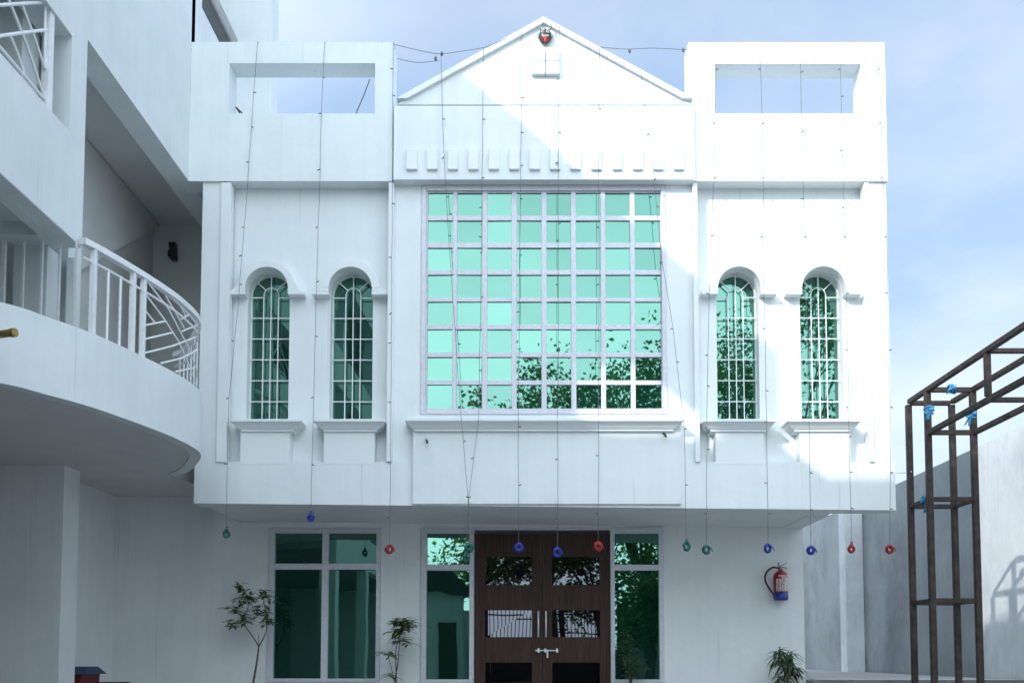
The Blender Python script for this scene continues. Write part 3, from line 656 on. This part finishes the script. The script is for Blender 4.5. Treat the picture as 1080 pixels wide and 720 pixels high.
# far legs of the frame, out past the camera's right
for x in (xl_, xr_):
    for y in (YE, YE + .47):
        bm = nb(); box(bm, x - s / 2, x + s / 2, y - s / 2, y + s / 2, 0, ZTOP - .05); obj('leg', bm, M['rust'], st, bevel=.005)
M['cloth'] = plain('blue_cloth', (.045, .24, .44), .85, 0, .35, 30)
for px, py, Yc, ax, lab, drop in ((979.5, 433, YN_, 'v', 'blue cloth strip knotted on the left front leg near the top of the steel frame', (-.05, -.10)), (1024.5, 437, YN_, 'v', 'blue cloth strip with a tail on the right front leg of the steel frame', (-.09, -.12)),
                         (1003, 410, YN_, 'h', 'blue cloth strip knotted on the top cross bar of the steel frame', (-.10, -.06)), (977, 526, YN_ + .1, 'd', 'thin blue cloth tie on the upper cross ring of the steel frame', (-.03, -.14))):
    c = at(px, py, Yc); bm = nb()
    if ax == 'd': c.x = xl_
    w_ = .038 if ax != 'd' else .031
    for j in range(4):
        o = (j - 1.5) * .017; P = []
        for q in range(10):
            a = q * 2 * math.pi / 10; rr = w_ * (1 + rng.uniform(-.10, .16))
            if ax == 'v': P.append(c + Vector((rr * math.cos(a), rr * math.sin(a), o + .012 * math.sin(a + j))))
            else: P.append(c + Vector((o + .012 * math.sin(a + j), rr * math.cos(a), rr * math.sin(a))))
        tube(bm, P, .0105, 7, closed=True)
    ball(bm, c + Vector((.01, -w_ - .010, .0)), .026, .020, .022, 10)
    for j in range(2):
        P = [c + Vector((.01, -w_ - .012, 0)), c + Vector((drop[0] * .5, -w_ - .02, drop[1] * (.3 + .2 * j))), c + Vector((drop[0] * (1 - .5 * j), -w_ - .01, drop[1]))]
        A = [[bm.verts.new(p + Vector((.017 * sgn, .004 * sgn, .012 * sgn))) for sgn in (-1, 1)] for p in P]
        for u, v in zip(A, A[1:]): bm.faces.new((u[0], u[1], v[1], v[0]))
    o = tag(obj('cloth_tie', bm, M['cloth'], smooth=True, origin=c), lab, 'cloth', 'blue cloth ties on the steel frame')

# ================================================================== STRING LIGHTS
M['green_c'] = plain('green_wire', (.010, .11, .10), .45, 0, .4, 60); M['blue_c'] = plain('blue_wire', (.016, .028, .27), .45, 0, .4, 60); M['red_c'] = plain('red_wire', (.30, .016, .016), .45, 0, .4, 60)
tmpb = nb(); lathe(tmpb, (0, 0, 0), [(.003, -.018), (.006, -.013), (.006, .008), (.003, .016)], 8)
for v in tmpb.verts: v.co = Vector((v.co.z, v.co.y, v.co.x))
bulb_me = bpy.data.meshes.new('light_bulb'); tmpb.to_mesh(bulb_me); tmpb.free(); bulb_me.materials.append(M['cord'])
def coil(c, colr, kind, seed):
    r_ = random.Random(seed); bm = nb(); c = Vector(c); n = {'ring': 8, 'drop': 8, 'knot': 12}[kind]
    for j in range(n):
        R0 = {'ring': .035, 'drop': .030, 'knot': .034}[kind] * r_.uniform(.82, 1.12); tilt = r_.uniform(-.35, .35) if kind != 'knot' else r_.uniform(-1.1, 1.1); yaw = r_.uniform(-.5, .5)
        off = Vector((r_.uniform(-.006, .006), r_.uniform(-.014, .014), r_.uniform(-.008, .008))); P = []
        el = 1.15 if kind != 'drop' else 1.5
        for q in range(16):
            a = q * 2 * math.pi / 16; x, z = R0 * math.cos(a) * r_.uniform(.80, 1.18), R0 * el * math.sin(a)
            if kind == 'drop' and z > 0: x *= max(.25, 1 - z / (R0 * el))
            v = Vector((x * math.cos(yaw), x * math.sin(yaw) + z * math.sin(tilt) * .6, z * math.cos(tilt) + x * .25 * math.sin(tilt)))
            P.append(c + off + v)
        tube(bm, P, .0095, 6, closed=True)
    if kind == 'drop': tube(bm, [c + Vector((0, 0, .03)), c + Vector((.004, 0, .075))], .013, 7)
    else:
        for j in range(2): P = [c + Vector((-.02 + .04 * j, -.02, .03)), c + Vector((-.045 + .09 * j, -.03, .01)), c + Vector((-.05 + .11 * j, -.03, -.03))]; tube(bm, P, .005, 5)
    return bm
def string_light(pts, end, colr, kind, label, seed):
    def yy(x, y): 
        base = 10.272 if 416 < x < 732 else 10.335
        return base if y < 195 else (base + (10.245 - base) * min(1, (y - 195) / 235))
    P = [at(x, y, yy(x, y)) for x, y in pts]
    e = at(end[0], end[1] - 4, 10.245); c = at(end[0], end[1], 10.245)
    t = thing('string_light', label, 'string light', (c.x, c.y, c.z), 'string lights hanging down the facade')
    P.append(e)
    Q = []
    for a, b in zip(P, P[1:]):
        n = max(1, int((b - a).length / .3))
        for j in range(n):
            w = Vector((rng.uniform(-.004, .004), 0, 0)) if j else Vector(); Q.append(a.lerp(b, j / n) + w)
    Q.append(P[-1])
    top = P[0]
    if pts[0][1] < 50 and not 416 < pts[0][0] < 732: Q = [top + Vector((0, .15, .01)), top + Vector((0, .03, .012))] + Q
    bm = nb(); tube(bm, Q, .0027, 5); obj('cord', bm, M['cord'], t)
    d = 0
    for a, b in zip(Q, Q[1:]):
        d += (b - a).length
        if d > .42:
            d = rng.uniform(0, .12); o = bpy.data.objects.new('light_bulb', bulb_me); COL.objects.link(o); o.parent = t
            o.location = b - Vector(t.location) + Vector((rng.choice((-.014, .014)), -.004, 0)); o.rotation_euler = (0, rng.uniform(-.6, .6), rng.uniform(-.5, .5))
    obj('coil', coil(c, colr, kind, seed), M[colr], t, smooth=True)
    return t
ST = [
 ([(271.7, 44.5), (267.5, 98), (262.5, 171), (257.7, 240), (250.5, 330), (241.5, 420), (239.7, 489)], (239, 562), 'green_c', 'drop', 'string light ending in a green coil, leftmost of all, slanting beside the first arched window'),
 ([(342.5, 44.5), (339, 120), (337, 209), (335.4, 240), (331.8, 384), (329, 490)], (328, 545), 'blue_c', 'drop', 'string light ending in a small blue bundle between the two left arched windows'),
 ([(414.8, 44.5), (414, 187), (413.2, 300), (412, 487)], (411, 579), 'red_c', 'ring', 'string light ending in a red ring between the left paned window and the sidelight'),
 ([(465, 57), (466.7, 126), (470.8, 208), (476, 290), (486, 436), (493.5, 524)], (495, 577), 'green_c', 'knot', 'string light ending in a large green knot over the left sidelight'),
 ([(510, 51), (509, 126), (508, 250), (504.8, 442), (494.5, 524)], (492, 587), 'green_c', 'drop', 'string light with a narrow green bundle just below the large green knot'),
 ([(550.2, 31), (549.6, 140), (548.7, 210), (546.7, 450)], (547, 577), 'blue_c', 'knot', 'string light ending in a long blue bundle in front of the left door leaf'),
 ([(589.8, 28), (589, 140), (588.8, 300)], (588, 582), 'blue_c', 'ring', 'string light ending in a blue bundle before the middle of the double door'),
 ([(632.4, 51), (631.4, 180), (632, 300)], (631, 576), 'red_c', 'ring', 'string light ending in a red ring in front of the right door leaf'),
 ([(676.4, 80), (685, 142), (689.7, 189), (698.5, 277), (710, 347), (721.8, 452)], (724, 575), 'green_c', 'drop', 'string light slanting across the grid window corner to a dark green bundle'),
 ([(755.6, 45), (753, 188), (748, 310), (745.5, 440)], (745, 579), 'green_c', 'ring', 'string light ending in an open green ring left of the fire extinguisher'),
 ([(801.8, 45), (805.5, 188), (804.4, 250), (808.6, 445)], (810, 578), 'blue_c', 'ring', 'string light ending in an open blue ring directly above the fire extinguisher'),
 ([(843.6, 45), (846.7, 170), (848.6, 250), (853.8, 460)], (855, 580), 'blue_c', 'knot', 'string light ending in a blue knot just beyond the corner of the ground floor wall'),
 ([(885.5, 45), (889, 188), (892, 250), (895.5, 460)], (898, 578), 'red_c', 'drop', 'string light ending in a red drop shape in front of the pale wall pilaster'),
 ([(927, 45), (930.7, 188), (935, 250), (939.6, 460)], (938, 579), 'red_c', 'ring', 'string light ending in a red ring at the right edge of the building'),
]
for i, a in enumerate(ST): string_light(*a, 100 + i)
def garland(pts, Yg, label, bulbs):
    P = crom([at(x, y, Yg) for x, y in pts], 6); bm = nb(); tube(bm, P, .0033, 5)
    for x, y in bulbs: ball(bm, at(x, y, Yg), .016, .016, .026, 8)
    tag(obj('light_cable', bm, M['cord'], origin=P[0]), label, 'cable', 'cables slung along the roof line')
garland(((416, 47), (432, 51), (450, 55), (465, 57), (488, 54), (513, 49.5), (535, 40)), 10.27, 'thin black cable sagging from the left parapet to the pediment slope', ((459.5, 62), (466, 57)))
garland(((419, 62), (440, 66), (463, 64)), 10.45, 'short thin cable sagging under the longer cable beside the left parapet', ())
garland(((633, 50), (660, 52), (690, 51), (727, 53)), 10.27, 'thin black cable strung from the pediment to the right parapet', ((664, 54), (720.5, 53)))
bm = nb(); tube(bm, crom([at(940, 498, YF - .01), at(950, 498.5, 10.2), at(961, 497, YK - .04)], 5), .006, 6); tag(obj('pale_cable', bm, M['rail'], origin=at(950, 498, 10)), 'short pale cable running from the building corner to the steel frame', 'cable')
bm = nb(); P = [at(390, 84, 10.9), at(384, 100, 10.9), at(375, 121, 10.8)]; tube(bm, P, .006, 5); tag(obj('roof_cable', bm, M['cord'], origin=P[0]), 'thin loose cable seen through the left parapet opening', 'cable')
bm = nb()
for a, b in (((248.5, 113), (253, 119.5)), ((249, 113.5), (255.5, 119.5))): bar(bm, at(*a, YB + .2), at(*b, YB + .22), .012)
tag(obj('wire_end', bm, M['black'], origin=at(250, 117, YB + .2)), 'two short black wire ends in the left parapet opening', 'wire')

# ================================================================== SMALL THINGS
# demon mask at the top of the pediment
c = at(575, 38.5, YP - .03); mk = thing('demon_mask', 'small horned black demon mask with red mouth at the pediment peak', 'mask', c)
bm = nb(); ball(bm, c, .072, .045, .085, 18); ball(bm, c + Vector((0, -.03, -.005)), .020, .028, .022, 10); obj('face', bm, plain('mask_black', (.03, .035, .035), .4, 0, .5, 40), mk, smooth=True)
for s in (-1, 1):
    bm = nb(); tube(bm, crom([c + Vector((s * .035, -.02, .06)), c + Vector((s * .065, -.025, .085)), c + Vector((s * .068, -.02, .125))], 4), .018, 8, taper=.003); obj('horn', bm, plain('mask_horn', (.16, .17, .15), .5), mk, smooth=True)
    bm = nb(); ball(bm, c + Vector((s * .028, -.038, .028)), .017, .012, .014, 10); e = obj('eye', bm, plain('mask_white', (.75, .75, .72), .4), mk, smooth=True)
    bm = nb(); ball(bm, c + Vector((s * .028, -.050, .027)), .007, .005, .008, 8); obj('pupil', bm, M['black'], e, smooth=True)
    bm = nb(); ball(bm, c + Vector((s * .070, .0, .005)), .018, .014, .032, 10); obj('ear', bm, plain('mask_green', (.20, .32, .26), .5), mk, smooth=True)
    bm = nb(); tube(bm, [c + Vector((s * .014, -.042, .052)), c + Vector((s * .046, -.034, .060))], .007, 6); obj('eyebrow', bm, M['rail'], mk)
bm = nb(); ball(bm, c + Vector((0, -.026, -.045)), .046, .034, .034, 14); mo = obj('mouth', bm, M['red'], mk, smooth=True)
bm = nb(); ball(bm, c + Vector((0, -.05, -.075)), .016, .012, .034, 10); obj('tongue', bm, plain('mask_tongue', (.52, .03, .03), .4), mk, smooth=True)
bm = nb()
for i in range(5): box(bm, c.x - .032 + i * .014, c.x - .022 + i * .014, c.y - .058, c.y - .045, c.z - .034, c.z - .022)
obj('teeth', bm, M['rail'], mo)

# fire extinguisher
c = at(823.7, 632.5, YW - .10); K = YW / F
fx = thing('fire_extinguisher', 'red fire extinguisher with blue base and white label on the wall', 'fire extinguisher', c)
rr = 7.4 * K; H = 31 * K
bm = nb(); lathe(bm, c, [(rr * .99, 8 * K), (rr, 8 * K + .004), (rr, H * .80), (rr * .93, H * .88), (rr * .66, H * .96), (rr * .33, H), (rr * .30, H + .02)], 28); obj('cylinder', bm, M['red'], fx, smooth=True)
bm = nb(); lathe(bm, c, [(rr * .78, -.004), (rr * .98, .006), (rr * 1.015, .02), (rr * 1.015, 8 * K)], 28); obj('base', bm, M['blue'], fx, smooth=True)
def wrap(bm, a0, a1, z0, z1, r):
    n = max(2, int((a1 - a0) / 6)); V = [[bm.verts.new((c.x + r * math.sin(R(a0 + (a1 - a0) * i / n)), c.y - r * math.cos(R(a0 + (a1 - a0) * i / n)), c.z + z)) for i in range(n + 1)] for z in (z0, z1)]
    for i in range(n): bm.faces.new((V[0][i], V[0][i + 1], V[1][i + 1], V[1][i]))
M['label'] = plain('label_white', (.62, .58, .54), .5, 0, .1)
bm = nb(); wrap(bm, -52, -12, 9.2 * K, 22 * K, rr * 1.012); wrap(bm, -6, 66, 9.2 * K, 23.5 * K, rr * 1.012); wrap(bm, -30, 62, 24.5 * K, 25.6 * K, rr * 1.01); LB = obj('label_plate', bm, M['label'], fx)
bm = nb()
for j in range(9): wrap(bm, -44 + rng.uniform(-3, 6), -20 + rng.uniform(-6, 4), (9.9 + j * 1.3) * K, (10.5 + j * 1.3) * K, rr * 1.022)
for z0, z1, a0, a1 in ((19, 22.6, 2, 6), (19, 19.6, 2, 20), (20.6, 21.1, 2, 18), (22, 22.6, 2, 20), (19.4, 22.2, 18, 23), (14.5, 18, 2, 6), (14.5, 15.1, 2, 20), (16, 16.5, 2, 18), (17.4, 18, 2, 20), (10, 13.3, 2, 6), (10, 10.6, 2, 22), (12.7, 13.3, 2, 22)): wrap(bm, a0, a1, z0 * K, z1 * K, rr * 1.022)
for j in range(8): wrap(bm, 36, 36 + rng.uniform(8, 20), (10.2 + j * 1.55) * K, (10.8 + j * 1.55) * K, rr * 1.022)
obj('lettering', bm, M['black'], LB)
tp = c + Vector((0, 0, H + .02)); bm = nb(); lathe(bm, tp - Vector((0, 0, .02)), [(.018, 0), (.018, .03), (.012, .032), (.012, .045)], 14); ball(bm, tp + Vector((-.01, -.025, .0)), .014, .008, .014, 10); obj('valve', bm, M['brass'], fx, smooth=True)
bm = nb(); bar(bm, tp + Vector((-.03, 0, .022)), tp + Vector((.085, -.01, .012)), .018, .008); bar(bm, tp + Vector((-.012, 0, .030)), tp + Vector((.075, -.01, .075)), .018, .008); tube(bm, [tp + Vector((-.03, 0, .03)), tp + Vector((-.02, 0, .08))], .007, 6); obj('squeeze_handle', bm, M['black'], fx)
bm = nb(); P = crom([tp + Vector((-.012, 0, .005)), at(815, 598, c.y), at(808.6, 603, c.y), at(807, 611, c.y), at(811, 619.5, c.y - .02), at(815, 625, c.y - .06), at(817.5, 628, c.y - .075)], 7); tube(bm, P, .0115, 8); obj('hose', bm, M['black'], fx, smooth=True)
bm = nb(); box(bm, c.x - .03, c.x + .03, c.y + rr * .8, YW, c.z + H * .75, c.z + H * .86); obj('wall_bracket', bm, M['black'], fx)

# lamp in the stair hall
c = at(185, 268, YW); lm = thing('wall_lamp', 'black box wall lamp high in the dark stair hall behind the balcony', 'wall lamp', c)
bm = nb(); frust(bm, (c.x - .05, c.x + .035, c.y - .12, c.y - .03), (c.x - .03, c.x + .045, c.y - .10, c.y - .03), c.z - .11, c.z + .11); obj('lamp_housing', bm, M['black'], lm, bevel=.008)
bm = nb(); box(bm, c.x - .075, c.x - .045, c.y - .06, c.y, c.z - .05, c.z + .03); obj('mount', bm, M['black'], lm, bevel=.003)

# red bin with blue lid by the passage wall
b0 = at(87, 720, 10.6); bn = thing('litter_bin', 'dark red bin with a sloping blue lid beside the white wall end', 'bin', (b0.x, 10.6, 0))
x0, x1 = xx(70, 715, 10.6), xx(95, 715, 10.6); zt = zz(710, 10.6)
bm = nb(); frust(bm, (x0, x1, 10.4, 10.85), (x0 + .03, x1 - .03, 10.44, 10.81), 0, zt); obj('bin_body', bm, plain('dark_red_plastic', (.14, .012, .02), .5), bn, bevel=.01)
bm = nb(); frust(bm, (x0 - .0, x1 + .0, 10.5, 10.8), (x0 - .05, x1 + .06, 10.34, 10.9), zt - .005, zz(702.5, 10.6)); obj('lid', bm, plain('dark_blue_plastic', (.012, .045, .085), .5), bn, bevel=.01)
x0, x1 = xx(96, 718, 10.8), xx(126, 718, 10.8); bm = nb(); zt = zz(719, 10.8)
box(bm, x0, x1, 10.7, 11.1, zt - .05, zt)
for x in (x0 + .03, x1 - .03):
    for y in (10.74, 11.06): box(bm, x - .02, x + .02, y - .02, y + .02, 0, zt - .05)
tag(obj('stool', bm, plain('dark_maroon_plastic', (.08, .012, .018), .5), bevel=.008, origin=((x0 + x1) / 2, 10.9, 0)), 'low dark maroon stool next to the blue lidded bin', 'stool')

# ------------------------------------------------------------------ plants
def leaf(bm, base, d, ln, wd, droop=.3):
    d = d.normalized(); sd_ = d.cross(Vector((0, 0, 1)))
    if sd_.length < .1: sd_ = Vector((1, 0, 0))
    sd_.normalize(); P = []
    for t, wf in ((0, .15), (.35, 1), (.7, .75), (1, .05)):
        c = base + d * ln * t + Vector((0, 0, -droop * ln * t * t)); P.append((c - sd_ * wd * wf * .5 + Vector((0, 0, .12 * wd * wf)), c, c + sd_ * wd * wf * .5 + Vector((0, 0, .12 * wd * wf))))
    V = [[bm.verts.new(q) for q in p] for p in P]
    for a, b in zip(V, V[1:]):
        bm.faces.new((a[0], a[1], b[1], b[0])); bm.faces.new((a[1], a[2], b[2], b[1]))
def potted(name, label, base, stems, clusters, ln, wd, nl, mt, up_=.25, spread=.04, pot_r=.17, droop=.3, ground=0):
    gx, gy = base; t = thing(name, label, 'potted plant', (gx, gy, ground))
    bm = nb(); lathe(bm, (gx, gy, ground), [(pot_r * .7, 0), (pot_r * .98, .27), (pot_r * 1.08, .275), (pot_r * 1.08, .31), (pot_r * .95, .312), (pot_r * .9, .28)], 24); pt = obj('pot', bm, M['terra'], t, smooth=False)
    bm = nb(); lathe(bm, (gx, gy, ground), [(pot_r * .9, .20), (pot_r * .9, .285)], 20); obj('soil', bm, M['soil'], pt)
    bm = nb()
    for pts, r0, r1 in stems: tube(bm, crom(pts, 5), r0, 6, taper=r1)
    obj('stem', bm, M['stem'], t, smooth=True)
    bm = nb()
    for p in clusters:
        for q in range(nl):
            a = rng.uniform(0, 2 * math.pi); d = Vector((math.cos(a), math.sin(a), rng.uniform(-.35, 1) * up_ * 2.2))
            o = Vector((rng.uniform(-1, 1), rng.uniform(-1, 1), rng.uniform(-1, 1))) * spread
            leaf(bm, p + o, d, ln * rng.uniform(.6, 1.15), wd * rng.uniform(.7, 1.15), droop * rng.uniform(.3, 1.4))
    obj('foliage', bm, mt, t)
Yp = 11.5; A = lambda x, y, j=.0: at(x, y, Yp + (rng.uniform(-j, j) if j else 0))
g = A(266, 720); f0 = A(273, 681)
cl_ = [(251, 617), (252, 620), (258, 624), (262, 629), (266, 631), (277, 624), (280, 628), (241, 642), (246, 642), (251, 645), (256, 648), (243, 658), (248, 657), (258, 653), (259, 655), (270, 647), (278, 645), (281, 656), (278, 640), (268, 632), (285, 655), (284, 631), (262, 633), (281, 651), (274, 643), (253, 636), (256, 633)]
potted('potted_sapling', 'thin forked sapling with small dark leaves left of the paned window', (g.x - .06, Yp),
       [([Vector((g.x - .06, Yp, .25)), A(267, 720), A(270.5, 700), f0], .014, .010), ([f0, A(266, 670), A(259, 660), A(253, 648), A(246, 642)], .009, .003), ([f0, A(278, 672), A(281, 663), A(280, 645), A(277, 626)], .009, .003),
        ([A(259, 660), A(252, 657), A(243, 658)], .005, .003), ([A(256, 652), A(262, 638), A(258, 624), A(251, 617)], .005, .002), ([A(280, 648), A(270, 647), A(264, 632)], .005, .002), ([A(273, 681), A(272.5, 668)], .004, .002)],
       [A(x, y, .12) for x, y in cl_], .12, .046, 13, M['leaf'], spread=.04, ground=FLOOR)
g = A(416, 720)
potted('potted_bamboo_plant', 'slender potted plant with a dense leafy top between window and sidelight', (g.x, Yp),
       [([Vector((g.x, Yp, .25 + .3)), A(416, 720), A(419.5, 700), A(421, 682), A(423, 660)], .009, .004), ([Vector((g.x + .02, Yp, .55)), A(418, 715), A(417.5, 695), A(418.5, 680), A(425, 655)], .008, .004), ([A(416, 718), A(412.5, 703), A(409, 690)], .005, .003)],
       [A(x, y, .08) for x, y in ((420, 655), (425, 654), (430, 654), (417, 656), (418, 663), (428, 659), (431, 658), (424, 662), (416, 667), (421, 668), (427, 663), (420, 675), (428, 677), (424, 673), (408, 688), (413, 691), (411, 711), (422, 658))], .16, .045, 13, M['leaf'], up_=.2, spread=.03, ground=FLOOR)
g = A(829, 720)
potted('potted_dracaena', 'bushy potted dracaena with drooping long leaves at the wall corner', (g.x, Yp),
       [([Vector((g.x, Yp, .25 + .3)), A(828, 712), A(823, 692)], .012, .007), ([Vector((g.x, Yp, .55)), A(831, 715), A(833.5, 693)], .012, .007)],
       [A(x, y, .06) for x, y in ((822, 686), (822.5, 691), (833.5, 690), (833, 695), (826, 699), (831, 702), (820, 697), (837, 705), (828, 708), (834, 710), (824, 714), (830, 716), (838, 710))], .19, .032, 18, M['leaf2'], up_=.45, spread=.02, droop=.8, ground=FLOOR)
g = A(664, 722)
potted('potted_shrub', 'dark loose potted shrub in front of the right sidelight', (g.x, Yp),
       [([Vector((g.x, Yp, .55)), A(664, 715), A(662, 690), A(660, 672)], .009, .004), ([Vector((g.x, Yp, .55)), A(667, 715), A(674, 700)], .008, .004)],
       [A(x, y, .06) for x, y in ((660, 671), (662, 676), (658, 680), (663, 686), (661, 692), (665, 698), (663, 704), (667, 709), (674, 697), (677, 705), (671, 711), (663, 714))], .12, .04, 13, M['leaf2'], up_=.4, spread=.04, ground=FLOOR)

# ------------------------------------------------------------------ trees of the street, seen mirrored in the windows
def make_tree(name, label, loc, h, cr, seed, nleaf=9000):
    r_ = random.Random(seed); t = thing(name, label, 'tree', loc, 'trees across the street'); o = Vector(loc)
    bm = nb(); fork = h * .38; tube(bm, crom([o, o + Vector((.1, .05, fork * .5)), o + Vector((.0, .1, fork))], 4), .20, 10, taper=.14); ends = []
    for i in range(9):
        a = i * 2.4 + r_.uniform(-.4, .4); e = o + Vector((math.cos(a) * cr * r_.uniform(.35, .85), math.sin(a) * cr * r_.uniform(.35, .85), h * r_.uniform(.38, .92)))
        m_ = o + Vector((math.cos(a) * cr * .2, math.sin(a) * cr * .2, h * .52)); tube(bm, crom([o + Vector((0, .1, fork * r_.uniform(.75, 1))), m_, e], 4), .085, 7, taper=.02); ends.append(e)
        for j in range(2):
            e2 = e + Vector((r_.uniform(-1, 1), r_.uniform(-1, 1), r_.uniform(-.2, .8))) * cr * .33; tube(bm, [m_.lerp(e, .6), e2], .03, 5, taper=.008); ends.append(e2)
    obj('trunk', bm, M['bark'], t, smooth=True)
    bm = nb(); cl = []
    for e in ends:
        for j in range(4): cl.append((e + Vector((r_.gauss(0, 1), r_.gauss(0, 1), r_.gauss(0, .7))) * cr * .18, cr * r_.uniform(.12, .24)))
    for i in range(nleaf):
        c, rad = r_.choice(cl); v = Vector((r_.gauss(0, 1), r_.gauss(0, 1), r_.gauss(0, .8))) * rad * .9
        p = c + v; d = Vector((r_.gauss(0, 1), r_.gauss(0, 1), r_.gauss(-.2, .6))).normalized(); s_ = d.orthogonal().normalized() if False else d.cross(Vector((r_.gauss(0, 1), r_.gauss(0, 1), r_.gauss(0, 1)))).normalized()
        ln, wd = r_.uniform(.11, .21), r_.uniform(.04, .07)
        bm.faces.new([bm.verts.new(q) for q in (p, p + d * ln * .5 + s_ * wd, p + d * ln, p + d * ln * .5 - s_ * wd)])
    obj('crown', bm, M['tree'], t); return t
make_tree('leafy_tree', 'tall leafy tree mirrored in the lower right panes of the grid window', (4.4, -11.0, 0), 11.6, 3.3, 3, 10000)
make_tree('leafy_tree', 'broad leafy tree mirrored in the third arched window from the left', (8.4, -10.5, 0), 13.6, 3.6, 5, 10500)
make_tree('leafy_tree', 'slim leafy tree mirrored in the middle of the grid window bottom row', (0.9, -12.0, 0), 11.4, 2.4, 8, 7000)
make_tree('leafy_tree', 'small leafy tree mirrored in the upper glass of the left door leaf', (-1.6, -10.5, 0), 7.6, 2.2, 11, 7500)
make_tree('leafy_tree', 'dense leafy tree mirrored in the rightmost arched window', (12.4, -10.0, 0), 14.6, 4.0, 14, 11000)
make_tree('leafy_tree', 'low bushy tree mirrored in the upper glass of the right door leaf', (2.6, -10.2, 0), 6.4, 2.4, 21, 7500)

make_tree('bushy_tree', 'small bushy tree mirrored in the lower glass of the right sidelight', (3.9, -7.6, 0), 3.6, 1.15, 31, 6000)
# ------------------------------------------------------------------ across the yard, seen only as reflections
gh = thing('gatehouse', 'small white gatehouse with a dark roof mirrored in the left sidelight', 'gatehouse', (-3.2, -7.6, 0))
bm = nb(); box(bm, -4.4, -2.0, -8.8, -6.9, 0, 3.0); obj('wall', bm, M['wing'], gh, bevel=.01)
bm = nb(); prism(bm, [(-4.8, 2.98), (-1.6, 2.98), (-2.3, 3.75), (-4.1, 3.75)], -9.0, -6.6); obj('roof', bm, plain('dark_roof_sheet', (.05, .045, .045), .7), gh)
bm = nb(); box(bm, -2.75, -2.2, -6.9, -6.86, 0, 2.05); obj('door', bm, M['door'], gh)
bm = nb(); box(bm, -4.0, -3.2, -6.9, -6.87, 1.1, 2.0); obj('window', bm, M['dglass'], gh)
gt = thing('yard_gate', 'dark barred yard gate mirrored in the middle row of door glass', 'gate', (1.2, -8.95, 0))
bm = nb()
for x in (-1.3, 1.2, 3.1): bm = nb(); box(bm, x - .09, x + .09, -9.0 + .02, -8.85, 0, 2.75); obj('post', bm, M['rust'], gt)
bm = nb(); box(bm, -1.2, 3.0, -8.94, -8.90, .1, 1.15)
for i in range(34): x = -1.15 + i * .126; box(bm, x - .014, x + .014, -8.93, -8.905, 1.15, 2.6)
for z in (1.7, 2.4): box(bm, -1.2, 3.0, -8.935, -8.90, z, z + .05)
obj('barred_panel', bm, M['rust'], gt)
